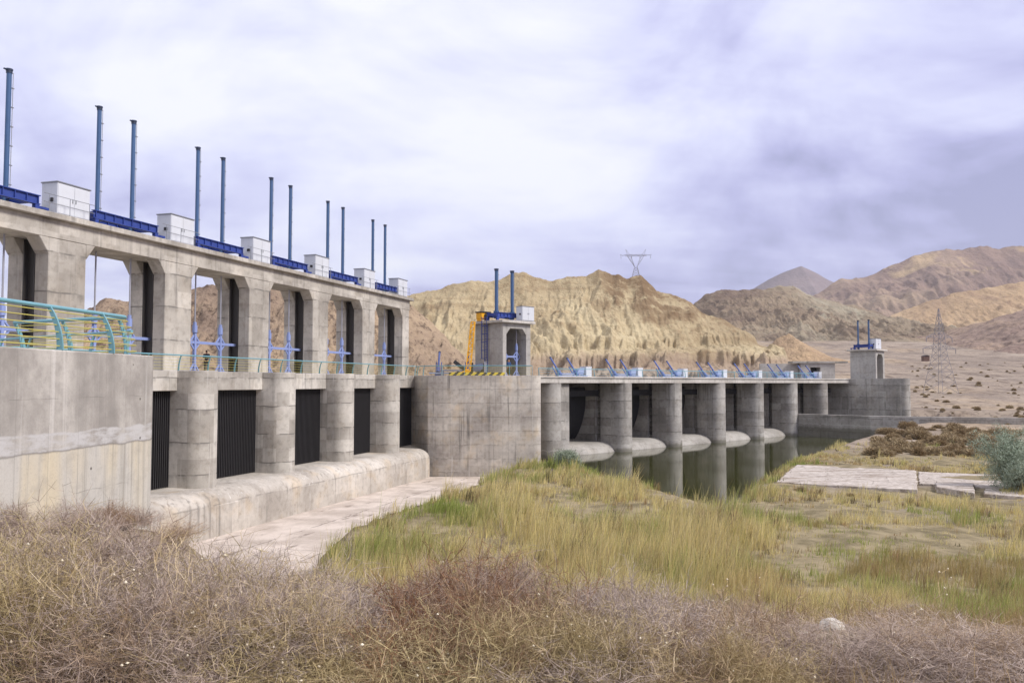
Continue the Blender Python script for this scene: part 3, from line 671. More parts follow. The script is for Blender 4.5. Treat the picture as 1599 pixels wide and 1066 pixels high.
# lifting frames hanging in the gantry openings
def make_lift(F=FI, sp=3.1, top=7.7, half=3.7, label='', group='lilac gate lifting frames in the gantry openings'):
    t = thing('lifting_frame', label, 'lifting frame', F, (0,0,0), group)
    zb = 2.25
    MB().bar((-half,0,zb), (half,0,zb), .16, .2).build('crossbar', M_LILAC, t)
    for x in (-sp/2, sp/2):
        p = MB().bar((x,0,.12), (x,0,3.0), .2, .2).box(x-.3, x+.3, -.25, .25, 0, .12).tube((x,0,3.0), (x,0,3.55), .19, 10).tube((x,0,3.55), (x,0,3.8), .13, 10).build('post', M_LILAC, t)
        mb = MB(); fb = MB()
        for sx in (-1, 1):
            mb.bar((x+sx*.58,0,zb), (x,0,zb+.62), .1, .1).bar((x+sx*.58,0,zb), (x,0,zb-.62), .1, .1); fb.bar((x+sx*.5,0,.1), (x,0,.7), .1, .1)
        mb.build('brace', M_LILAC, p); fb.build('foot_brace', M_LILAC, p)
        MB().tube((x,0,3.8), (x,0,top), .055, 8).build('stem', M_ROD, p, smooth=40)
    return t
l0 = make_lift()
for k in range(-1, 5):
    o = l0 if k == -1 else copy_tree(l0)
    o.location = FI.P(45.15+B*k, 3.2, ZD)
    tag(o, ['lilac lifting frame in the gantry opening at the left frame edge', 'lilac lifting frame behind the near curved railing, right of the nearest gantry column', 'lilac lifting frame with crossbar beside the dark-clothed person', 'lilac lifting frame in the third full gantry opening from the left', 'lilac lifting frame in the fourth full gantry opening from the left', 'lilac lifting frame in the last gantry opening on the right'][k+1], 'lifting frame')

# ------------------------------------------------------------------ block between intake and spillway
BLKP = [(-12.3,96),(-11.2,94.6),(-10.2,92.4),(-9.2,91.3),(-7,90.8),(2.0,90.5)]+[(2.35+.8*math.sin(R(a)), 91.3-.8*math.cos(R(a))) for a in range(0,91,18)]+[(3.15,99),(-2,108),(-20,112)]
blk = tag(MB().prism(BLKP, -11, ZD-.012).build('abutment_block', C_BLK, off=(-3,91,-11), loc=(-3,91,-11), bevel=.03, smooth=30),
          'stained blocky concrete abutment wall between the intake racks and the spillway bays', 'abutment')
# ledge on the block foot
tag(MB().box(-9,-2.4,90.1,90.75,-7.12,-6.98).build('drain_pipe', M_BLACK, off=(-6,90.4,-7.1), loc=(-6,90.4,-7.1)), 'thin dark ledge strip across the foot of the stained abutment wall', 'ledge') if False else None
r3 = thing('railing', 'teal railing with yellow bars along the deck edge over the trash racks', 'railing', FI, (60,-.1,ZD))
r3.rotation_euler.z = 0
pp = [FI.P(32,-.2), FI.P(88.0,-.2)]
railing(r3, [(p.x,p.y) for p in pp], ZD, 1.05, tuple(FI.P(60,-.1,ZD)), -.22, 5, 3.1, .045, .012, .11)
r4 = thing('railing', 'pale teal railing with yellow bars along the top of the stained abutment wall', 'railing', F0, (-4,91,ZD))
railing(r4, [(-11.0,94.4),(-10.0,92.4),(-9.0,91.5),(-6.8,91.05),(2.2,90.8)], ZD, 1.05, (-4,91,ZD), .18, 5, 2.4, .045, .014, .1)
r5 = thing('railing', 'low pale green railing along the edge of the spillway deck', 'railing', FW, (110,.6,ZD)); r5.rotation_euler.z = 0
pp = [FW.P(73,.75), FW.P(146,.75)]
railing(r5, [(p.x,p.y) for p in pp], ZD, .95, tuple(FW.P(110,.6,ZD)), .1, 3, 3.4, .045, .02, .1, wire_m=M_TEAL)
kb = MB().box(0, 6.2, 0, .25, 0, .32)
tag(kb.build('striped_kerb', M_STRIPE, loc=(-7.0,92.3,ZD), bevel=.02), 'yellow and black striped kerb on the abutment deck, below the ladder tower', 'kerb')

# ------------------------------------------------------------------ spillway
S = 11.86; ZW = -9.1
sp = thing('spillway', 'long gated concrete spillway with seven round-nosed piers standing in green water', 'spillway', FW, (115,4,-11)); OS = (115,4,-11)
WP = [89.5+S*k for k in range(6)]
def wpier(tc, r=1.4, d0=1.1, dback=17):
    n = 14; s0, s1 = 3.6, 4.4
    return [(tc+r*math.cos(a), d0+r*math.sin(a)) for a in [math.pi+math.pi*i/n for i in range(n+1)]]+[(tc+r,s0),(tc+r-.4,s0),(tc+r-.4,s1),(tc+r,s1),(tc+r,dback),(tc-r,dback),(tc-r,s1),(tc-r+.4,s1),(tc-r+.4,s0),(tc-r,s0)]
for tc in WP:
    p = MB().prism(wpier(tc), -11, .0).build('pier', C_WEIR, sp, off=OS, smooth=30)
    MB().box(tc-1.0, tc-.98, 3.62, 4.38, -7.5, -.02).box(tc+.98, tc+1.0, 3.62, 4.38, -7.5, -.02).build('slot_liner', M_SLOT, p, off=OS)
n = 12
MB().prism([(75.3+1.4*math.cos(a), 1.1+1.4*math.sin(a)) for a in [math.pi+math.pi*i/n for i in range(n//1+1)]]+[(76.72,.5),(78.2,.5),(78.2,17),(73.9,17)], -11, 0).build('end_pier', C_WEIR, sp, off=OS, smooth=30)
bays = [(78.2, WP[0]-1.4)]+[(WP[k]+1.4, WP[k+1]-1.4) for k in range(5)]+[(WP[5]+1.4, 159.3)]
for a, b_ in bays:
    MB().extx([(1.1,-11)]+[(1.1+2.4-2.4*math.cos(R(90*i/10)), -9.4+1.55*math.sin(R(90*i/10))) for i in range(11)]+[(9,-7.89),(17,-9.5),(17,-11)], a+.004, b_-.004).build('crest_sill', C_CREST, sp, off=OS, smooth=40)
MB().box(72.2, 159.3, .0, 17, .003, .62).build('deck', C_DECK, sp, off=OS, bevel=.03)
MB().box(72.2, 159.3, -.12, .45, .622, ZD).build('kerb', C_DECK, sp, off=OS, bevel=.03)
# radial gates
def make_gate(wd):
    t = thing('radial_gate', '', 'sluice gate', FW, (0,0,0), 'dark radial gates between the spillway piers')
    cy, cz, Rr = 14.8, -2.1, 9.0
    prof = [(cy-Rr*math.cos(R(a)), cz+Rr*math.sin(R(a))) for a in range(-38, 13, 3)]; prof2 = [(cy-(Rr-.12)*math.cos(R(a)), cz+(Rr-.12)*math.sin(R(a))) for a in range(-38, 13, 3)]
    off = (0,5.8,-7.6)
    MB().extx(prof+prof2[::-1], -wd/2+.05, wd/2-.05).build('skin_plate', M_BLACK, t, off=off)
    mb = MB()
    for a in (-30,-12,6):
        c = (cy-(Rr-.5)*math.cos(R(a)), cz+(Rr-.5)*math.sin(R(a))); mb.box(-wd/2+.3, wd/2-.3, c[0]-.25, c[0]+.25, c[1]-.25, c[1]+.25)
    mb.build('girder', M_BLACK, t, off=off)
    for x in (-wd/2+.9, wd/2-.9):
        mb = MB()
        for a in (-30,-12,6): mb.bar((x, cy-(Rr-.6)*math.cos(R(a)), cz+(Rr-.6)*math.sin(R(a))), (x,cy,cz), .35, .35)
        mb.build('arm', M_BLACK, t, off=off)
    MB().box(-wd/2-.3, wd/2+.3, 3.75, 4.3, -1.75, -.95).build('seal_beam', M_BLACK, t, off=off)
    return t
g0 = make_gate(9.0)
nth = ['first', 'second', 'third', 'fourth', 'fifth', 'sixth', 'seventh']
for k, (a, b_) in enumerate(bays):
    o = g0 if k == 0 else copy_tree(g0); o.location = FW.P((a+b_)/2, 5.8, -7.6)
    tag(o, f'dark radial gate in the {nth[k]} spillway bay from the left', 'sluice gate')
# gate machinery on the spillway deck: two leaning blue rams, oil unit and a white cabinet
def make_ram():
    t = thing('ram_unit', '', 'hoist', FW, (0,0,0), 'blue ram units on the spillway deck')
    for x in (0, 3.4):
        c = MB().tube((x,0,.55), (x,1.75,2.75), .12, 10).tube((x,-.1,.42), (x,.35,1.0), .24, 10).build('ram', M_RAM, t, smooth=40)
        MB().tube((x,1.75,2.75), (x,1.85,2.85), .15, 10).build('cap', M_CAP, c)
        MB().box(x-.35,x+.35,-.5,.5,0,.35).bar((x-.3,.3,.3),(x-.3,1.2,1.6),.1,.12).bar((x+.3,.3,.3),(x+.3,1.2,1.6),.1,.12).build('bracket', M_RAM, t)
    MB().box(.4,5.0,.2,1.3,.55,.7).box(.5,.6,.3,.4,0,.55).box(4.8,4.9,.3,.4,0,.55).box(.5,.6,1.1,1.2,0,.55).box(4.8,4.9,1.1,1.2,0,.55).box(-1.0,4.9,-.6,-.45,.25,.4).build('walkway', M_TANK, t)
    MB().exty([(3.8,.72),(5.2,.72),(5.2,1.45),(4.1,1.3)],.25,1.3).build('oil_tank', M_TANK, t, bevel=.03)
    MB().box(5.35,6.5,0,1.1,.05,1.6).box(5.3,6.55,-.05,1.15,1.6,1.67).build('cabinet', M_WHITE, t, bevel=.015)
    return t
ram0 = make_ram()
for k in range(7):
    o = ram0 if k == 0 else copy_tree(ram0); o.location = FW.P(WP[0]-6.8+S*k, 6, .62)
    tag(o, f'blue twin ram unit with white cabinet over the {nth[k]} spillway bay from the left', 'hoist')
o = copy_tree(ram0); o.location = (-8.6, 97, ZD); o.rotation_euler.z = R(0)
tag(o, 'blue and lilac ram unit on the abutment deck, left of the yellow crane', 'hoist'); o['group'] = 'blue ram units on the spillway deck'

# right abutment, low guide wall
ra = thing('end_abutment', 'plain grey concrete end wall of the spillway below the small right tower', 'abutment', FW, (162,0,-9)); OA = (162,0,-9)
MB().prism([(159.32,17)]+[(160.3+.98*math.cos(R(a)), -9.6+.98*math.sin(R(a))) for a in range(180, 271, 15)]+[(160.9,-10.58)]+[(160.9+.7*math.cos(R(a)), -9.88+.7*math.sin(R(a))) for a in range(270, 361, 18)]+[(161.6,-5.6),(166,-5.2),(166,17)], -9.5, ZD+.02).build('wall_body', C_WEIR, ra, off=OA, bevel=.03, smooth=30)
pts = [(49.0,145.6),(57.9,135),(69.8,130),(84,126)]
left = [(x, y) for x, y in pts]; back = [(x+.5, y+.6) for x, y in pts][::-1]
tag(MB().prism(left+back, -9.8, -5.3).build('guide_wall', C_WEIR, off=(60,135,-9.8), loc=(60,135,-9.8), bevel=.03), 'low grey concrete guide wall running along the water in front of the last spillway piers', 'wall')

# towers -----------------------------------------------------------------------------------------
def tower(t, h, w=4.6, d=4.7, open_front=True):
    """local: x along the spillway, y back; open face at y=0"""
    th = .55
    MB().box(0, .6, 0, d, 0, h-.3).build('side_wall', C_TOW, t, bevel=.03)
    MB().box(w-.75, w, 0, d, 0, h-.3).build('side_wall', C_TOW, t, bevel=.03)
    mb = MB().box(.602, w-.752, d-.4, d-.01, 0, h-.3).box(.602, w-.752, .01, d-.41, h-.9, h-.31)
    mb.exty([(.602,h-1.6),(1.2,h-.9),(.602,h-.9)], .01, .8).exty([(w-.752,h-1.6),(w-1.35,h-.9),(w-.752,h-.9)], .01, .8)
    mb.build('frame', C_TOW, t)
    MB().box(-.5, w+.4, -.45, d+.45, h-.3, h).build('roof', C_DECK, t, bevel=.03)
tw = thing('hoist_tower', 'concrete hoist tower with open front and blue ladder, beside the yellow crane', 'tower', FW, (0,0,0)); tw.location = (-1.06,95.3,ZD)
tower(tw, 6.4)
lad = MB()
for y in (2.35, 2.85): lad.box(-.2, -.14, y-.03, y+.03, 0, 7.2)
for i in range(22): lad.tube((-.17,2.35,.3+i*.31), (-.17,2.85,.3+i*.31), .02, 5)
cage = MB()
for i in range(6):
    z = 2.0+i*.95
    cage.path([(-.17,2.3,z),(-.5,2.15,z),(-.8,2.35,z),(-.85,2.6,z),(-.8,2.85,z),(-.5,3.05,z),(-.17,2.9,z)], .025, 5)
for y, x in ((2.18,-.52),(2.6,-.85),(3.02,-.52)): cage.box(x-.02,x+.02,y-.02,y+.02,2.0,6.8)
ll = lad.build('ladder', M_BLUE, tw); cage.build('cage', M_BLUE, ll)
h2 = make_hoist('gate_hoist', FW, 'blue gate hoist with two thick cylinders on the roof of the ladder tower', None, 2.6, 4.2, 5.0, .2, 1.6)
h2.location = tw.location+FW.u*2.1+FW.w*1.9+Vector((0,0,6.4))
c2 = copy_tree(cab0); c2.location = tw.location+FW.u*2.9+FW.w*-.3+Vector((0,0,6.4)); c2.scale = (.8,.85,.85); tag(c2, 'white cabinet on the roof edge of the ladder tower', 'cabinet'); del c2['group']
c2.rotation_euler.z = FW.rz
wn = thing('winch', 'small yellow winch at the left end of the ladder tower roof', 'winch', FW, (0,0,0)); wn.location = tw.location+FW.u*-.2+FW.w*3.4+Vector((0,0,6.4))
MB().box(-.4,.9,-.5,.5,.25,1.0).box(-.4,-.3,-.4,.4,0,.25).box(.8,.9,-.4,.4,0,.25).build('housing', M_CRANE, wn, bevel=.04)
MB().tube((.25,-.75,.6),(.25,.75,.6),.28,12).build('drum', M_BLACK, wn); MB().box(-.5,1.0,-.6,.6,1.0,1.12).build('cover', M_BLACK, wn)
lf = make_lift(FW, 2.0, 5.5, 1.0, 'lilac lifting frame inside the ladder tower opening', None); lf.location = tw.location+FW.u*2.2+FW.w*1.0
tr = thing('hoist_tower', 'small plain concrete hoist tower at the far right end of the spillway', 'tower', FW, (160.5,-4.6,ZD+.02))
tower(tr, 5.6, 4.2, 4.9)
h3 = make_hoist('gate_hoist', FW, 'small blue hoist with two thin cylinders on the far right tower', None, 2.4, 3.6, 4.6, .14, 1.2); h3.location = tr.location+FW.u*.9+FW.w*2.6+Vector((0,0,5.6)); h3.rotation_euler.z = FW.rz+R(75)
c3 = copy_tree(cab0); c3.location = tr.location+FW.u*1.0+FW.w*.3+Vector((0,0,5.6)); c3.rotation_euler.z = FW.rz; tag(c3, 'white cabinet on the roof of the far right tower', 'cabinet'); del c3['group']
# crane
cr = thing('crane', 'yellow crane with a steep lattice boom standing left of the ladder tower', 'crane', F0, (-5.35,95.6,ZD))
bm = MB(); A_, B_ = Vector((.3,0,.4)), Vector((.85,.4,6.2))
for sx in (-.26,.26):
    for sy in (-.26,.26): bm.bar(A_+Vector((sx,sy,0)), B_+Vector((sx*.75,sy*.75,0)), .12, .12)
for i in range(9):
    p = A_.lerp(B_, i/9); q = A_.lerp(B_, (i+1)/9)
    for sy in (-.26,.26): bm.bar(p+Vector((-.26,sy,0)), q+Vector((.26,sy,0)), .08, .08); bm.bar(q+Vector((-.26,sy,0)), q+Vector((.26,sy,0)), .07, .07)
    for sx in (-.26,.26): bm.bar(p+Vector((sx,-.26,0)), q+Vector((sx,.26,0)), .07, .07)
bm.build('boom', M_CRANE, cr)
MB().bar((-1.3,0,1.65),(.5,0,.25),.3,.42).bar((.75,0,.05),(.75,0,1.5),.3,.3).build('strut', M_BLACK, cr)
MB().exty([(-1.2,.0),(1.0,.0),(1.0,.3),(.2,.75),(-.5,.4),(-1.2,.3)],-.5,.5).build('base_frame', M_CRANE, cr, bevel=.03)
for x in (-.8,.7):
    for y in (-.62,.62): MB().tube((x,y-.12,.0+.25),(x,y+.12,.25),.25,14).build('wheel', M_TYRE, cr, smooth=40)

# ------------------------------------------------------------------ people
def skinmesh(name, chains, m, parent):
    vs, es, rs = [], [], []; idx = {}
    for ch in chains:
        prev = None
        for key, p, r in ch:
            if key in idx: i = idx[key]
            else: i = idx[key] = len(vs); vs.append(p); rs.append(r)
            if prev is not None: es.append((prev, i))
            prev = i
    me = bpy.data.meshes.new(name); me.from_pydata(vs, es, []); o = bpy.data.objects.new(name, me); COL.objects.link(o); o.parent = parent
    sm = o.modifiers.new('skin', 'SKIN'); 
    for i, sv in enumerate(me.skin_vertices[0].data if me.skin_vertices else []): sv.radius = (rs[i], rs[i])
    if not me.skin_vertices:
        pass
    ss = o.modifiers.new('sub', 'SUBSURF'); ss.levels = 2; ss.render_levels = 2
    me.materials.append(m); return o, rs
def person(loc, rz, label, top_m, arm_up):
    t = thing('person', label, 'person', F0, tuple(loc)); t.rotation_euler.z = rz
    def mk(name, chains, m, base_r):
        import bmesh
        bm = bmesh.new(); lay = bm.verts.layers.skin.verify(); idx = {}
        for ch in chains:
            prev = None
            for key, p, r in ch:
                if key not in idx:
                    v = bm.verts.new(p); v[lay].radius = r if isinstance(r, tuple) else (r, r); idx[key] = v
                    if len(idx) == 1: v[lay].use_root = True
                if prev is not None and prev is not idx[key]:
                    try: bm.edges.new((prev, idx[key]))
                    except ValueError: pass
                prev = idx[key]
        me = bpy.data.meshes.new(name); bm.to_mesh(me); bm.free(); me.materials.append(m)
        o = bpy.data.objects.new(name, me); COL.objects.link(o); o.parent = t
        o.modifiers.new('skin', 'SKIN').use_smooth_shade = True; ss = o.modifiers.new('sub', 'SUBSURF'); ss.levels = 2; ss.render_levels = 2
        return o
    el = {}
    for s in (-1, 1):
        up = arm_up and True
        el[s] = [(s*.19,0,1.42), (s*.24,-.06,1.17) if up else (s*.25,.03,1.14), (s*.1,-.24,1.34) if up else (s*.24,-.05,.9), (s*.05,-.25,1.42) if up else (s*.23,-.08,.8)]
    leg = {s: [(s*.09,0,.95), (s*.1,-.02,.5), (s*.11,.02,.09), (s*.12,-.15,.04)] for s in (-1,1)}
    ch = [[('pel',(0,0,.95),.13),('bel',(0,0,1.1),.12),('che',(0,0,1.3),(.16,.11)),('nk',(0,.01,1.49),.055),('hd0',(0,-.01,1.58),.075),('hd1',(0,-.01,1.67),.095),('hd2',(0,0,1.73),.07)],
          [('hd0',(0,0,0),0),('nose',(0,-.1,1.62),.025)]]
    for s in (-1, 1):
        a = el[s]; ch.append([('che',(0,0,1.3),0),(('sh',s),a[0],.055),(('el',s),a[1],.04),(('wr',s),a[2],.028),(('ha',s),a[3],.035)])
        for f in range(3): ch.append([(('ha',s),a[3],0),(('fi',s,f),(a[3][0]+(f-1)*.02,a[3][1]-.03,a[3][2]+(.06 if up else -.07)),.01)])
        l = leg[s]; ch.append([('pel',(0,0,.95),0),(('hip',s),l[0],.085),(('kn',s),l[1],.055),(('an',s),l[2],.04),(('to',s),l[3],.035)])
    mk('body', ch, M_SKIN, 0)
    jc = [[('p',(0,0,.9),.165),('b',(0,0,1.1),.15),('c',(0,0,1.32),(.19,.14)),('n',(0,.01,1.46),.085)]]
    for s in (-1, 1):
        a = el[s]; jc.append([('c',(0,0,0),0),(('s',s),a[0],.078),(('e',s),a[1],.06),(('w',s),a[2],.046)])
    mk('jacket', jc, top_m, 0)
    tc = [[('p',(0,0,.95),.15),(('h',-1),(-.09,0,.85),.105),(('k',-1),leg[-1][1],.078),(('a',-1),leg[-1][2],.066)], [('p',(0,0,0),0),(('h',1),(.09,0,.85),.105),(('k',1),leg[1][1],.078),(('a',1),leg[1][2],.066)]]
    mk('trousers', tc, M_TROUS, 0)
    mk('hair', [[('a',(0,.03,1.74),.085),('b',(0,.06,1.66),.08),('c',(0,.05,1.6),.06)]], M_HAIR, 0)
    return t
p1 = at(322, 580, 66); person((p1.x, p1.y, ZD), R(200), 'person in dark clothes behind the intake railing, hands raised to the face', M_DARKCLOTH, True)
person((-.35,92.6,ZD), R(20), 'person in a blue top and dark trousers standing at the foot of the ladder tower', M_BLUECLOTH, False)

# white car seen through the third opening
def car(label, loc, rz, m):
    t = thing('parked_car', label, 'car', F0, loc); t.rotation_euler.z = rz
    prof = [(-2.1,.35),(-2.15,.8),(-1.95,.95),(-1.2,1.0),(-.55,1.42),(.9,1.45),(1.55,1.05),(2.05,.95),(2.12,.45),(2.0,.3),(-2.0,.3)]
    MB().exty(prof, -.82, .82).build('body', m, t, bevel=.09, seg=2)
    for s in (-1,1): MB().exty([(-1.0,1.02),(-.5,1.36),(.85,1.38),(1.35,1.04)], s*.825-.004, s*.825+.004).build('side_window', M_GLASS, t)
    MB().add([(-1.17,-.7,1.03),(-1.17,.7,1.03),(-.6,.65,1.42),(-.6,-.65,1.42)],[(0,1,2,3)]).build('windscreen', M_GLASS, t)
    for x in (-1.3,1.3):
        for s in (-1,1): MB().tube((x,s*.7,.31),(x,s*.86,.31),.31,18).build('wheel', M_TYRE, t, smooth=40)
p = FI.P(67.5, 9, ZD-.008); car('white car parked on the deck behind the third gantry opening', (p.x,p.y,p.z), FI.rz+R(8), M_CARW)

# ------------------------------------------------------------------ pylons, hut, small box
def pylon_cat(loc, h, rz):
    t = thing('pylon', 'lattice power pylon with a wide crossarm on top of the tan hill', 'pylon', F0, loc); t.rotation_euler.z = rz; t.scale = (h/30*1.5, h/30*1.2, h/30*1.08)
    r = .13
    body = MB(); wst = 13
    for sx in (-1,1):
        for sy in (-1,1): body.bar((sx*3.2,sy*3.2,0),(sx*1.0,sy*.8,wst),r*1.4,r*1.4)
    for i in range(5):
        f = lambda k: (3.2-2.2*k/5, 3.2-2.4*k/5, wst*k/5); a, b = f(i), f(i+1)
        for sy in (-1,1): body.bar((-a[0],sy*a[1],a[2]),(b[0],sy*b[1],b[2]),r,r).bar((a[0],sy*a[1],a[2]),(-b[0],sy*b[1],b[2]),r,r)
        for sx in (-1,1): body.bar((sx*a[0],-a[1],a[2]),(sx*b[0],b[1],b[2]),r,r).bar((sx*a[0],a[1],a[2]),(sx*b[0],-b[1],b[2]),r,r)
    body.build('legs', M_LAT, t)
    vv = MB()
    for s in (-1,1):
        for sy in (-.7,.7): vv.bar((s*.9,sy,wst),(s*6.2,sy*.8,24),r*1.3,r*1.3).bar((s*.9,sy,wst),(s*3.6,sy*.8,24),r*1.2,r*1.2)
        for i in range(6):
            p = Vector((s*(.9+5.3*i/6),.6,wst+11*i/6)); q = Vector((s*(.9+2.7*(i+1)/6),.6,wst+11*(i+1)/6)); vv.bar(p,q,r,r)
            p = Vector((s*(.9+2.7*i/6),-.6,wst+11*i/6)); q = Vector((s*(.9+5.3*(i+1)/6),-.6,wst+11*(i+1)/6)); vv.bar(p,q,r,r)
        vv.bar((s*4.6,0,25.5),(s*7.4,0,31),r*1.3,r*1.3).bar((s*6.2,0,25.5),(s*7.4,0,31),r*1.2,r*1.2)
    vv.build('fork', M_LAT, t)
    cx = MB()
    for sy in (-.6,.6):
        cx.bar((-11.5,sy*.2,24.9),(11.5,sy*.2,24.9),r*1.3,r*1.3)
        cx.bar((-7,sy,25.6),(7,sy,25.6),r,r)
        for i in range(12): x = -11.5+i*23/12; cx.bar((x,sy*.5,24.4 if i%2 else 25.7),(x+23/12,sy*.5,25.7 if i%2 else 24.4),r,r)
        cx.bar((-8,sy,24.0),(8,sy,24.0),r*1.3,r*1.3)
    cx.build('crossarm', M_LAT, t)
    ins = MB()
    for x in (-10.8,-3,3,10.8): ins.tube((x,0,24.2),(x,0,21.5),.16,6)
    ins.build('insulator', M_GREY, t)
def pylon_tall(loc, h):
    t = thing('pylon', 'tall lattice power pylon on the stony plain right of the far tower', 'pylon', F0, loc); t.scale = (h/34,)*3; t.rotation_euler.z = R(25)
    r = .075; body = MB(); wid = lambda z: np.interp(z, [0,16,26,34], [4.6,1.9,1.1,.12])
    zs = [0,4.5,8.5,12,15,17.5,20,22,24,26,28,30,32,34]
    for a, b in zip(zs, zs[1:]):
        wa, wb = wid(a), wid(b)
        for sx in (-1,1):
            for sy in (-1,1): body.bar((sx*wa,sy*wa,a),(sx*wb,sy*wb,b),r*1.5,r*1.5)
            body.bar((sx*wa,-wa,a),(sx*wb,wb,b),r,r).bar((sx*wa,wa,a),(sx*wb,-wb,b),r,r).bar((-wa,sx*wa,a),(wb,sx*wb,b),r,r).bar((wa,sx*wa,a),(-wb,sx*wb,b),r,r)
            body.bar((-wb,sx*wb,b),(wb,sx*wb,b),r,r).bar((sx*wb,-wb,b),(sx*wb,wb,b),r,r)
    body.build('mast', M_LAT, t)
    for z, L in ((18,9.5),(22.5,7.5)):
        cx = MB()
        for s in (-1,1):
            for sy in (-1,1):
                cx.bar((s*1.5,sy*1.4,z),(s*L,0,z),r*1.3,r*1.3).bar((s*1.4,sy*1.2,z+1.8),(s*L,0,z),r*1.3,r*1.3)
                for i in range(5):
                    f = i/5; g = (i+.5)/5; cx.bar((s*(1.5+(L-1.5)*f),sy*1.4*(1-f),z),(s*(1.5+(L-1.5)*g),sy*1.2*(1-g),z+1.8*(1-g)),r,r)
            cx.tube((s*L,0,z),(s*L,0,z-2),.16,6)
        cx.build('crossarm', M_LAT, t)
pc = at(993, 432, 305); pylon_cat((pc.x, pc.y, pc.z-1.0), 10.0, R(-4))
q = onz(1468, 576, 1) if False else at(1468, 578, 215); zq = g1(q.x, q.y); pylon_tall((q.x, q.y, zq), (at(1450,482,215).z-zq))
hq = at(1278, 588, 200)
ht = thing('concrete_hut', 'low flat concrete hut with a dark opening behind the spillway deck', 'hut', F0, (hq.x-1,hq.y,-.5)); z0 = -.5
MB().box(-3.2,-.9,0,3,0,5.3).box(1.5,5.0,0,3,0,5.3).box(-.898,1.498,0,3,4.3,5.3).box(-.898,1.498,0,3,0,2.4).build('walls', C_TOW, ht)
MB().box(-5.2,8,-.4,3.4,5.302,5.75).build('roof', C_WEIR, ht); MB().box(-.9,1.5,2.4,2.6,2.4,4.3).build('opening', M_SLOT, ht)  # 'opening' is a dark sheet, its colour standing in for shade inside the hut
tag(MB().box(-12.5,-3.3,.4,1.4,0,5.2).build('boundary_wall', C_TOW, off=(-8,0,0), loc=(hq.x-9,hq.y+1,-.5)), 'long low concrete wall running left from the flat hut', 'wall')
bq = at(1445, 558, 330); zb_ = g1(bq.x, bq.y)
hb = thing('shed', 'tiny rust-brown shed on the plain left of the tall pylon', 'shed', F0, (bq.x,bq.y,bq.z-1.5)); hb.scale = (.7,.7,.7); MB().box(-1.6,1.6,-1.5,1.5,0,3).build('walls', M_RUST, hb); MB().exty([(-1.9,3.0),(0,3.5),(1.9,3.0)],-1.8,1.8).build('roof', M_BLACK, hb)

# ------------------------------------------------------------------ old slabs on the right
def slab(poly, ztop, th, label):
    c = sum((Vector((x,y,0)) for x,y in poly), Vector())/len(poly)
    # uneven broken edge
    pts = []
    for i in range(len(poly)):
        a = Vector(poly[i]); b = Vector(poly[(i+1)%len(poly)]); n = max(2, int((b-a).length/.7))
        for k in range(n):
            p = a.lerp(b, k/n); pts.append((p.x+random.uniform(-.09,.09), p.y+random.uniform(-.09,.09)))
    tag(MB().prism(pts, -th, 0).build('concrete_slab', C_SLAB, off=(c.x,c.y,0), loc=(c.x,c.y,ztop), bevel=.04), label, 'slab')
pz = lambda px, py, z: (onz(px,py,z).x, onz(px,py,z).y)
slab([pz(1212,752,-8.5),pz(1432,764,-8.5),pz(1430,734,-8.5),pz(1244,725,-8.5)], -8.5, .6, 'largest bleached concrete slab on the right bank, streaked with dirt')
slab([pz(1461,757,-8.3),pz(1522,767,-8.3),pz(1520,752,-8.3),pz(1462,748,-8.3)], -8.42, .55, 'small raised block of bleached concrete right of the largest slab')
slab([pz(1436,752,-8.5),pz(1600,762,-8.5),pz(1580,740,-8.5),pz(1434,734,-8.5)], -8.62, .5, 'low bleached concrete slab behind the small raised block')
slab([pz(1537,768,-8.5),pz(1640,776,-8.5),pz(1640,766,-8.5),pz(1540,760,-8.5)], -8.6, .4, 'thin pale concrete slab at the foot of the grey green tamarisk')

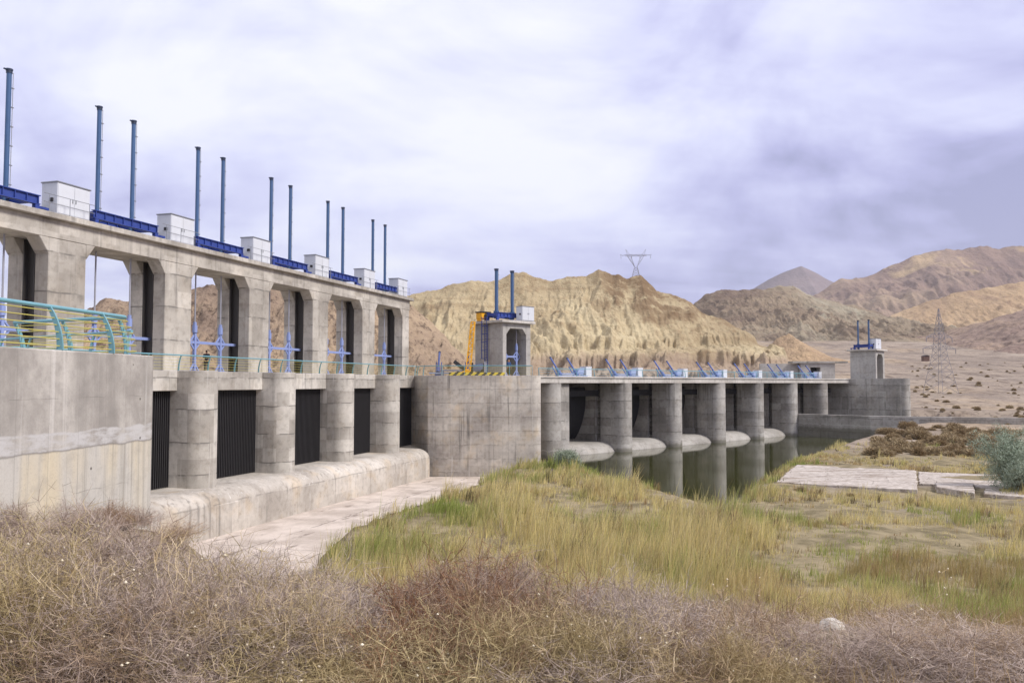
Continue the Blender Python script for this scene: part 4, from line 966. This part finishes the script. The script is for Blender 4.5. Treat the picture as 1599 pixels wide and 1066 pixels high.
# ------------------------------------------------------------------ vegetation
def ribbons(P0, P1, w0, w1, rnd=None):
    """tapering flat twigs with random facing"""
    n = len(P0); d = P1-P0; L = np.linalg.norm(d, axis=1, keepdims=True)+1e-9; d = d/L
    r = rng.normal(size=(n,3)); s = np.cross(d, r); s /= np.linalg.norm(s, axis=1, keepdims=True)+1e-9
    w0 = np.broadcast_to(w0, (n,))[:,None]; w1 = np.broadcast_to(w1, (n,))[:,None]
    V = np.stack([P0-s*w0/2, P0+s*w0/2, P1+s*w1/2, P1-s*w1/2], 1).reshape(-1,3)
    F = np.arange(4*n).reshape(n,4); return V, F, (np.repeat(rnd, 4) if rnd is not None else None)
def unit(v): return v/(np.linalg.norm(v, axis=1, keepdims=True)+1e-9)
def bush_segments(n0, n1, n2, spread, wob=.35, h=1.0, thick=1.0, flat=1.0):
    th = rng.uniform(0, 2*np.pi, n0); el = np.arccos(rng.uniform(np.cos(spread), 1, n0))
    d = np.stack([np.sin(el)*np.cos(th), np.sin(el)*np.sin(th), np.cos(el)*flat], 1)
    L = h*rng.uniform(.55, .95, n0); seg = []; b0 = rng.normal(size=(n0,3))*.08*h; b0[:,2] = 0
    pts = [b0]; dd = d
    for k in range(4):
        dd = unit(dd+rng.normal(size=(n0,3))*wob*.4+np.array([0,0,.05])); pts.append(pts[-1]+dd*(L/4)[:,None])
        seg.append((pts[-2], pts[-1], .017*thick*(1-k*.2), .017*thick*(.8-k*.2)))
    def child(ptsA, nA, cnt, frac, w, wobc, upb):
        i = np.repeat(np.arange(nA), cnt); t = rng.uniform(.25, 1, len(i))*(len(ptsA)-1); k = np.minimum(t.astype(int), len(ptsA)-2); f = (t-k)[:,None]
        A = np.stack(ptsA, 0); p = A[k,i]*(1-f)+A[k+1,i]*f; dr = unit(A[k+1,i]-A[k,i])
        dr = unit(dr+rng.normal(size=(len(i),3))*wobc+np.array([0,0,upb])); l = h*frac*rng.uniform(.5,1.2,len(i))
        out = [p]; q = dr
        for s in range(2):
            q = unit(q+rng.normal(size=(len(i),3))*.3); out.append(out[-1]+q*(l/2)[:,None]); seg.append((out[-2], out[-1], w*(1-.35*s), w*(.65-.35*s)))
        return out, len(i)
    A1, m1 = child(pts, n0, n1, .34, .0065*thick, .75, .1); A2, m2 = child(A1, m1, n2, .17, .0042*thick, .9, .1)
    return seg, A2[-1]
OCT = np.array([[1,0,0],[-1,0,0],[0,1,0],[0,-1,0],[0,0,1],[0,0,-1]], float); OCF = np.array([[0,2,4],[2,1,4],[1,3,4],[3,0,4],[2,0,5],[1,2,5],[3,1,5],[0,3,5]])
def twig_mesh(name, segs, m, heads=None, hs=.011, clipz=True, norm=False):
    """twigs and their pale seed heads, one mesh"""
    Vs, Fs, Rs, k = [], [], [], 0
    for p0, p1, a, b in segs:
        V, F, r = ribbons(p0, p1, a, b, rng.uniform(0,1,len(p0))); Vs.append(V); Fs.append(F+k); Rs.append(r); k += len(V)
    FL = [np.concatenate(Fs)]
    if heads is not None:
        n = len(heads); V = (heads[:,None,:]+OCT[None]*(hs*rng.uniform(.7,1.3,(n,1,1)))).reshape(-1,3); Vs.append(V); Rs.append(np.full(len(V), 5.0))
        FL.append((np.arange(n)[:,None,None]*6+OCF[None]+k).reshape(-1,3))
    V = np.concatenate(Vs)
    if clipz: V[:,2] = np.abs(V[:,2])
    if norm: V[:,2] /= np.percentile(V[:,2], 98.5); V[:,:2] /= np.percentile(np.hypot(V[:,0], V[:,1]), 96)
    return npmesh(name, V, FL, m, {'rnd': np.concatenate(Rs)})
T_GREY = twig_mat('grey_twigs', srgb(150,136,130), srgb(200,184,172))
T_BROWN = twig_mat('brown_twigs', srgb(142,122,104), srgb(194,170,144))
T_OLIVE = twig_mat('olive_twigs', srgb(146,132,96), srgb(194,176,134))
T_RUST = twig_mat('rusty_twigs', srgb(128,92,72), srgb(168,132,104))
T_PALE = twig_mat('pale_straw_twigs', srgb(186,164,126), srgb(216,198,166))
T_GREEN = twig_mat('green_weed', srgb(92,112,70), srgb(132,144,98))
T_TAM = twig_mat('tamarisk_leaf', srgb(136,150,132), srgb(178,188,168))
T_SHRUB = twig_mat('dark_shrub', srgb(146,130,102), srgb(190,172,140))
def proto(name, segs, m, tips=0, tippos=None):
    return twig_mesh(name, segs, m, tippos[rng.choice(len(tippos), tips, False)] if tips else None, norm=True)
PROT = {}
for key, m, n0, n1, n2, sprd, fl, tips in (('grey', T_GREY, 54, 15, 11, 1.45, .95, 0), ('mauve', T_GREY, 50, 16, 12, 1.3, 1.0, 8), ('brown', T_BROWN, 50, 14, 11, 1.35, 1.0, 8), ('olive', T_OLIVE, 38, 11, 8, 1.1, 1.15, 16), ('rust', T_RUST, 44, 14, 10, 1.2, 1.0, 0), ('straw', T_PALE, 16, 8, 6, .95, 1.2, 14)):
    sg, tp = bush_segments(n0, n1, n2, sprd, flat=fl, thick=.78); PROT[key] = proto('dry_shrub', sg, m, tips, tp)
used = {}
def put_bush(kind, x, y, h, wd, label, group, dz=-.03):
    p = PROT[kind]
    o = copy_tree(p) if used.get(kind) else p; used[kind] = True
    o.location = (x, y, g1(x, y)+dz); s = h
    o.scale = (wd, wd, s); o.rotation_euler = (random.uniform(-.08,.08), random.uniform(-.08,.08), random.uniform(0, 6.28))
    tag(o, label, 'shrub', group); return o
env_x = [-60,0,50,110,160,210,300,400,470,550,620,700,760,800,850,900,960,1000,1050,1120,1190,1230,1300,1400,1500,1599,1680]
env_y = [814,824,829,819,842,859,866,868,891,913,925,885,870,897,940,933,900,905,930,940,935,968,992,996,980,992,1000]
LBL = {'grey':'grey twiggy tumbleweed shrub', 'mauve':'fine-twigged mauve dry shrub', 'brown':'brown leafless dry shrub', 'olive':'olive yellow dry shrub', 'rust':'rust brown dry shrub', 'straw':'loose straw coloured shrub of bare stalks'}
def zone(px): return 'on the bank below the near wall' if px < 330 else ('on the bank left of the grass field' if px < 640 else ('on the bank in the middle of the foreground' if px < 1010 else ('on the bank right of the middle foreground' if px < 1230 else 'on the low bank at the lower right')))
def place_top(px, py, hmin, kind, wfac=1.0, ymin=6.0, ymax=24):
    if kind == 'rust' and not 640 < px < 900: kind = 'mauve'
    if 690 < px < 800 and kind in ('mauve', 'grey') and random.random() < .3: kind = 'rust'
    r = ray(px, py); r = r/r.y; Y = ymin
    while Y < ymax:
        h = r.z*Y-g1(r.x*Y, Y)
        if h >= hmin: break
        Y += .25
    h = max(.35, min(h, 1.9)); x = r.x*Y
    if x < -10.9-(.4 if Y > 20 else .7) and Y > 9: x = -10.7
    k = f'{LBL[kind]} {zone(px)}'
    put_bush(kind, x, Y, h, max(.55, h*.8)*wfac, k, k.replace(' shrub', ' shrubs', 1))
kinds = ['grey','mauve','brown','olive','mauve','grey','brown','rust','straw']
px = -50
while px < 1660:          # back row, gives the outline against the grass
    py = float(np.interp(px, env_x, env_y))+random.uniform(-6, 12)
    hm = random.uniform(.75,1.1) if px < 340 else (random.choice([.5,.56,.62,.75,.9]) if px < 1230 else random.uniform(.36,.5))
    place_top(px, py, hm, random.choice(['mauve','grey','mauve','grey','brown','mauve','olive'] if px > 400 else ['brown','mauve','olive','grey','olive','straw','brown']), random.uniform(.9,1.2), 5.6); px += random.uniform(30, 46)
px = -40
while px < 1640:
    py = float(np.interp(px, env_x, env_y))+random.uniform(32, 62)
    if px < 1240 or random.random() < .5: place_top(px, py, random.uniform(.42, .6) if px < 1230 else .32, random.choice(['mauve','grey','brown','olive','olive','mauve','rust','straw','straw']), random.uniform(.95,1.3), 5.0, 12)
    px += random.uniform(46, 78)
px = -20
while px < 1420:
    py = float(np.interp(px, env_x, env_y))+random.uniform(80, 135)
    if py < 1056: place_top(px, py, random.uniform(.26,.42), random.choice(['grey','brown','straw','olive','straw','olive','mauve']), random.uniform(1.0,1.4), 4.6, 9)
    px += random.uniform(56, 95)
px = 1225
while px < 1540:
    py = random.uniform(982, 1035)-(0 if px < 1450 else 22)
    place_top(px, py, random.uniform(.22,.34), random.choice(['grey','mauve','straw','grey','olive','brown']), random.uniform(1.1,1.6), 5.5, 12); px += random.uniform(22, 40)
px = 330
while px < 1240:          # second line further down the slope
    py = float(np.interp(px, env_x, env_y))+random.uniform(4, 24)
    place_top(px, py, random.uniform(.8,1.1), random.choice(['mauve','grey','brown']), random.uniform(.9,1.2), 9); px += random.uniform(60, 90)
# left thicket against the wall
for k in range(16):
    y = random.uniform(12, 24.5); x = random.uniform(-10.6, -6.5)
    kd = random.choice(['brown','mauve','olive','grey']); lab = f'{LBL[kd]} close against the foot of the near wall'
    put_bush(kd, x, y, random.uniform(.5,.85), random.uniform(.7,1.0), lab, lab.replace(' shrub', ' shrubs', 1))
for k in range(54):
    px = random.uniform(0, 1200); py = float(np.interp(px, env_x, env_y))+random.uniform(15, 90)
    place_top(px, py, random.uniform(.4,.62), random.choice(['straw','straw','olive']), random.uniform(.6,.9), 4.8, 9)
# single tall dry stalks
def stalk(pxb, pyt, Y, label, m=T_PALE, arms=6, lean=.1):
    r = ray(pxb, pyt); r = r/r.y; x = r.x*Y; z0 = g1(x, Y); h = r.z*Y-z0
    segs = []; p = np.zeros((1,3)); dr = np.array([[lean*random.choice([-1,1]),0,1.]])
    pts = [p]
    for k in range(8):
        dr = unit(dr+rng.normal(size=(1,3))*.07); q = pts[-1]+dr*h/8; segs.append((pts[-1], q, .014-.0013*k, .0127-.0013*k)); pts.append(q)
    A = np.concatenate(pts); i = rng.integers(3, 8, arms); st = A[i]; d = unit(rng.normal(size=(arms,3))+np.array([0,0,.8])); e = st+d*h*.2*rng.uniform(.4,1,(arms,1))
    segs.append((st, e, .007, .005)); e2 = e+unit(d+rng.normal(size=(arms,3))*.4)*h*.1; segs.append((e, e2, .005, .003))
    o = twig_mesh('dry_stalk', segs, m, np.concatenate([e2[:4], pts[-1]]), .013); o.location = (x, Y, z0-.02)
    tag(o, label, 'dry plant')
for pxb, pyt, Y, lab, m in ((1447,885,9.5,'tall thin pale stalk standing alone at the right of the foreground',T_PALE),(722,868,8.2,'dark upright bare stem rising from the middle of the thicket',T_SHRUB),(240,968,6.2,'pale bent stalk with seed heads at the lower left, left of the straw weeds',T_PALE),(1140,905,8.6,'pale branching stalk right of the middle thicket, before the tan grass',T_PALE),(1190,900,9.0,'thin straw stalk left of the white rock',T_PALE),(700,935,7.0,'pale crooked stalk left of the dark upright stem',T_PALE),(440,925,7.2,'straw stalk before the pale apron floor',T_PALE),(1420,955,8,'short pale stalk left of the tall lone stalk',T_PALE)):
    stalk(pxb, pyt, Y, lab, m)

# grass ----------------------------------------------------------------------------------------
def blades(X, Y, H, Wd, green, red, name, m, bend=.35, zb=0):
    n = len(X); Z = G(X, Y)+zb; a = rng.uniform(0, 2*np.pi, n); s = np.stack([np.cos(a), np.sin(a), np.zeros(n)], 1)*Wd[:,None]/2
    b = rng.uniform(0, 2*np.pi, n); k = rng.uniform(.1,1,n)*bend; d = np.stack([np.cos(b)*k+.12, np.sin(b)*k, np.ones(n)], 1)
    P = np.stack([X, Y, Z], 1); M1 = P+np.stack([d[:,0]*.3, d[:,1]*.3, np.full(n,.55)], 1)*H[:,None]; Tp = P+np.stack([d[:,0], d[:,1], np.full(n,1.)], 1)*H[:,None]
    V = np.stack([P-s, P+s, M1+s*.75, M1-s*.75, Tp+s*.2, Tp-s*.2], 1).reshape(-1,3); i = np.arange(n)*6
    F = np.concatenate([np.stack([i,i+1,i+2,i+3],1), np.stack([i+3,i+2,i+4,i+5],1)])
    r = np.repeat(rng.uniform(0,1,n),6)
    return npmesh(name, V, [F], m, {'rnd': r, 'green': np.repeat(green,6), 'red': np.repeat(red,6)})
SLABS = [[pz(1205,757,-8.4),pz(1440,770,-8.4),pz(1440,730,-8.4),pz(1236,721,-8.4)], [pz(1440,770,-8.4),pz(1560,775,-8.4),pz(1560,735,-8.4),pz(1432,730,-8.4)]]
def inpoly(X, Y, poly):
    ins = np.zeros(X.shape, bool)
    for i in range(len(poly)):
        (ax, ay), (bx, by) = poly[i], poly[(i+1)%len(poly)]
        ins ^= ((ay > Y) != (by > Y)) & (X < (bx-ax)*(Y-ay)/(by-ay+1e-12)+ax)
    return ins
def field():
    N = 46000; Y = 30+(rng.uniform(0,1,N)**1.3)*78; X = rng.uniform(-.30, .66, N)*Y*1.02
    pd = pool_dist(X, Y); b = X-XB(Y)
    ok = (b > .25+rng.exponential(.35,N)) & (pd > .1)
    for q in SLABS: ok &= ~inpoly(X, Y, q)
    ok &= ~((Y > 89.3) & (X < 5)); ok &= ~((X/Y > .40) & (Y > 92+rng.normal(size=N)*4) & (rng.uniform(0,1,N) < .9))
    den = fbm(X/4.5, Y/6, 41, 4); rt = sst(.22,.40,X/Y); mud = np.exp(-((X/Y-.34)/.10)**2)*np.exp(-((Y-58)/3.5)**2)
    ok &= rng.uniform(0,1,N) < (.10+.75*sst(.38,.52,den))*(1-.45*rt*(Y<70))*(1-.85*mud)*np.where(Y > 90, .8, 1)
    X, Y, pd, den, rt = [v[ok] for v in (X, Y, pd, den, rt)]; n = len(X)
    H = (.28+.80*sst(.36,.66,den))*np.exp(rng.normal(size=n)*.38)*(1-.45*rt)*(1-.3*sst(60,80,Y))
    green = np.clip(sst(.50,.64,fbm(X/6,Y/8,53,4))*.7+.75*np.exp(-np.maximum(pd,0)/1.6)+.75*np.exp(-((X+3.2)/2.4)**2-((Y-54)/4)**2)+rng.normal(size=n)*.22, 0, 1)
    red = sst(.56,.68,fbm(X/5,Y/4,59,4))*(.2+.4*rt)+(rng.uniform(0,1,n) < .07)*rng.uniform(.3,.9,n); red = np.maximum(red, sst(.5,.58,X/Y)*.3*(Y>60)*(Y<76)*rng.uniform(.3,1,n))
    red = np.where(rng.uniform(0,1,n) < .03+.2*sst(.54,.64,fbm(X/2.6,Y/3.5,83,3)), rng.uniform(1.3,2,n), red)
    k = rng.integers(5, 17, n); i = np.repeat(np.arange(n), k); m = len(i)
    sp = rng.uniform(.08,.3,n)[i]; XX = X[i]+rng.normal(size=m)*sp; YY = Y[i]+rng.normal(size=m)*sp
    ok = (pool_dist(XX, YY) > .02) & (XX-XB(YY) > .1); i, XX, YY = i[ok], XX[ok], YY[ok]; m = len(i)
    HH = H[i]*rng.uniform(.5,1.12,m); Wd = np.clip(YY*.00058,.018,.055)*rng.uniform(.6,1.4,m)
    tag(blades(XX, YY, HH, Wd, np.clip(green[i]+rng.normal(size=m)*.12,0,1), np.clip(red[i],0,2), 'grass', M_GRASS), 'tall yellow green grass covering the flat before the spillway', 'grass', kind='stuff')
    # dry low grass on the near bank
    N = 44000; Y = 4.2+rng.uniform(0,1,N)**1.3*16; X = rng.uniform(-.72,.72,N)*Y
    ok = (X > -10.9) & (rng.uniform(0,1,N) < sst(.40,.56,fbm(X/1.1,Y/1.1,71))*.9+.12) & ~((X/Y > .46) & (Y < 6.4) & (rng.uniform(0,1,N) < .75))
    X, Y = X[ok], Y[ok]; n = len(X)
    tag(blades(X, Y, rng.uniform(.06,.36,n)*(1+.5*(Y>8)), rng.uniform(.003,.008,n), rng.uniform(0,.5,n)*(rng.uniform(0,1,n)<.4), rng.uniform(0,.6,n), 'dry_grass', M_DRY, bend=1.1), 'thin dry grass and litter on the near bank', 'dry grass', kind='stuff')
field()

# green weeds low in the foreground
sg, tp = bush_segments(26, 8, 7, 1.4, flat=.6, thick=2.2); wd0 = twig_mesh('green_weed', sg, T_GREEN); first = True
for px, py in ((150,1040),(200,1052),(260,1035),(545,1030),(560,1050),(880,1050),(930,1045),(1330,1052)):
    d = ray(px, py); d = d/d.y; Y = 4.5
    while Y < 12 and d.z*Y > g1(d.x*Y, Y): Y += .1
    o = wd0 if first else wd0.copy()
    if not first: COL.objects.link(o)
    first = False
    o.location = (d.x*Y, Y, g1(d.x*Y, Y)-.02); s = random.uniform(.2,.34); o.scale = (s*1.3,s*1.3,s); o.rotation_euler.z = random.uniform(0,6)
    lab = 'low green weed on the near bank at the lower left' if px < 400 else ('low green weed at the bottom of the middle foreground' if px < 1000 else 'low green weed on the bare soil at the lower right')
    tag(o, lab, 'weed', lab.replace('weed', 'weeds', 1))

# tamarisk on the right
def tamarisk(x, y, h, wd, label):
    sg, tp = bush_segments(30, 12, 0, 1.15, flat=1.1); 
    t = thing('tamarisk', label, 'shrub', F0, (x, y, g1(x, y)-.05))
    stems = sg[:4]; o = twig_mesh('stems', [(a*np.array([wd,wd,h]), b*np.array([wd,wd,h]), w0*4, w1*4) for a, b, w0, w1 in stems], T_SHRUB); o.parent = t
    ends = np.concatenate([s[1] for s in sg[1:]])*np.array([wd,wd,h]); n = 34
    p = np.repeat(ends, n, 0)+rng.normal(size=(len(ends)*n,3))*.22; d = unit(rng.normal(size=p.shape)+np.array([0,0,.9])); q = p+d*rng.uniform(.1,.3,(len(p),1))
    o = twig_mesh('foliage', [(p, q, .045, .015)], T_TAM); o.parent = t; return t
tx = at(1592, 765, 68); tamarisk(tx.x, tx.y, 4.9, 3.6, 'big grey green feathery tamarisk at the right edge beside the slabs')
tx = at(880, 735, 85); tamarisk(5.6, 84.5, 1.7, 1.3, 'small grey green tamarisk at the left water edge before the end pier')

# shrubs on far bank and plain
def shrub_proto(name):
    n = 900; th = rng.uniform(0,2*np.pi,n); el = np.arccos(rng.uniform(0,1,n)); r = rng.uniform(.45,1,n)
    p = np.stack([np.sin(el)*np.cos(th)*r, np.sin(el)*np.sin(th)*r, np.cos(el)*r*.8], 1); p *= (.8+.5*fbm(p[:,0]*2+9,p[:,1]*2+p[:,2],91))[:,None]
    d = unit(p+rng.normal(size=p.shape)*.4); return twig_mesh(name, [(p*.5, p*.5+d*.32, .05, .02), (p*.8, p*.8+d*.25, .06, .02)], T_SHRUB)
sh0 = shrub_proto('scrub_bush'); first = True
def put_shrub(x, y, s, label, group):
    global first
    o = sh0 if first else sh0.copy()
    if not first: COL.objects.link(o)
    first = False
    o.location = (x, y, g1(x, y)-.1); o.scale = (s*random.uniform(.8,1.3), s*random.uniform(.8,1.3), s*random.uniform(.9,1.4)); o.rotation_euler.z = random.uniform(0,6); tag(o, label, 'shrub', group)
def far_hit(px, py, y0=90, y1=600):
    d = ray(px, py); d = d/d.y; Y = y0
    while Y < y1 and d.z*Y > g1(d.x*Y, Y): Y += .5 if Y < 160 else 2
    return d.x*Y, Y
for k in range(230):
    px = random.uniform(1360, 1590); X, Y = far_hit(px, random.uniform(664, 712)+max(0,(1420-px)*.1))
    if (X-49)*10.6+(Y-145.6)*8.9 > -25: continue
    put_shrub(X, Y, random.uniform(.4,1.25), 'brown scrub bush on the bank before the low guide wall', 'brown scrub bushes on the far bank')
for k in range(150):
    Y = 128+(random.random()**1.4)*260; X = random.uniform(.48,.66)*Y
    if X < 72: continue
    put_shrub(X, Y, random.uniform(.3,.85), 'small dark scrub bush scattered on the stony plain', 'dark scrub bushes on the stony plain')
for k in range(14):
    Y = random.uniform(66, 76); X = random.uniform(.34,.62)*Y
    if inpoly(np.array([X]), np.array([Y]), SLABS[0])[0] or inpoly(np.array([X]), np.array([Y]), SLABS[1])[0]: continue
    put_shrub(X, Y, random.uniform(.35,.7), 'reddish brown low bush in the grass before the bleached slabs', 'low bushes before the bleached slabs')

# rocks
def rock(x, y, s, label, m, sq=.6, group=None):
    import bmesh
    bm = bmesh.new(); bmesh.ops.create_icosphere(bm, subdivisions=3, radius=1)
    sd = random.uniform(0,99)
    for v in bm.verts:
        c = v.co; k = .72+.5*float(fbm(np.array([c.x*1.3+sd]), np.array([c.y*1.3+c.z*1.7]), 7, 3)[0]); v.co = Vector((c.x*k, c.y*k*.8, c.z*k*sq))
    me = bpy.data.meshes.new('rock'); bm.to_mesh(me); bm.free(); me.materials.append(m)
    o = bpy.data.objects.new('rock', me); COL.objects.link(o); o.location = (x, y, g1(x, y)+s*.18); o.scale = (s,s,s); o.rotation_euler.z = random.uniform(0,6); tag(o, label, 'rock', group)
M_ROCKW = concrete('pale_rock', srgb(226,220,210), srgb(190,182,170), 9, 9, .1, lines=0, pan=0)
M_ROCKG = concrete('grey_rock', srgb(176,168,160), srgb(138,130,122), 9, 9, .1, lines=0, pan=0)
def groundhit(px, py):
    d = ray(px, py); d = d/d.y; Y = 4.2
    while Y < 30 and d.z*Y > g1(d.x*Y, Y): Y += .05
    return d.x*Y, Y
x, y = groundhit(1276, 975); y = min(y, 9.5); x = (1276-799.5)/1300*y; rock(x, y-.3, .14, 'largest white rock on the low bank at the lower right', M_ROCKW, .75)
x, y = groundhit(1236, 985); y = min(y, 9.4); rock((1236-799.5)/1300*y, y-.2, .06, 'small pale rock just left of the largest white rock', M_ROCKW)
x, y = groundhit(92, 1030); rock(x, y, .09, 'small grey stone at the lower left corner of the bank', M_ROCKG); x, y = groundhit(78, 1026); rock(x, y, .06, 'tiny brown grey stone beside the lower left stone', M_ROCKG)
for k in range(40):
    px = random.uniform(1100,1599); py = random.uniform(1000,1066); x, y = groundhit(px, py)
    rock(x, y, random.uniform(.012,.035), 'pebble on the bare soil at the lower right', M_ROCKG, .7, 'pebbles on the bare soil at the lower right')

# ------------------------------------------------------------------ thin haze of the valley air
hm = bpy.data.materials.new('haze'); hm.use_nodes = True; T = NT(hm.node_tree); T.n.clear(); ho = T.node('ShaderNodeOutputMaterial'); pv = T.node('ShaderNodeVolumePrincipled')
pv.inputs['Density'].default_value = 7e-5; pv.inputs['Color'].default_value = (.86,.88,.95,1); pv.inputs['Anisotropy'].default_value = .2; T.l.new(pv.outputs[0], ho.inputs['Volume'])
hz = tag(MB().box(-7000, 7000, -60, 7300, -60, 1000).build('haze', hm), 'thin pale haze over the valley and far mountains', 'haze', kind='stuff')
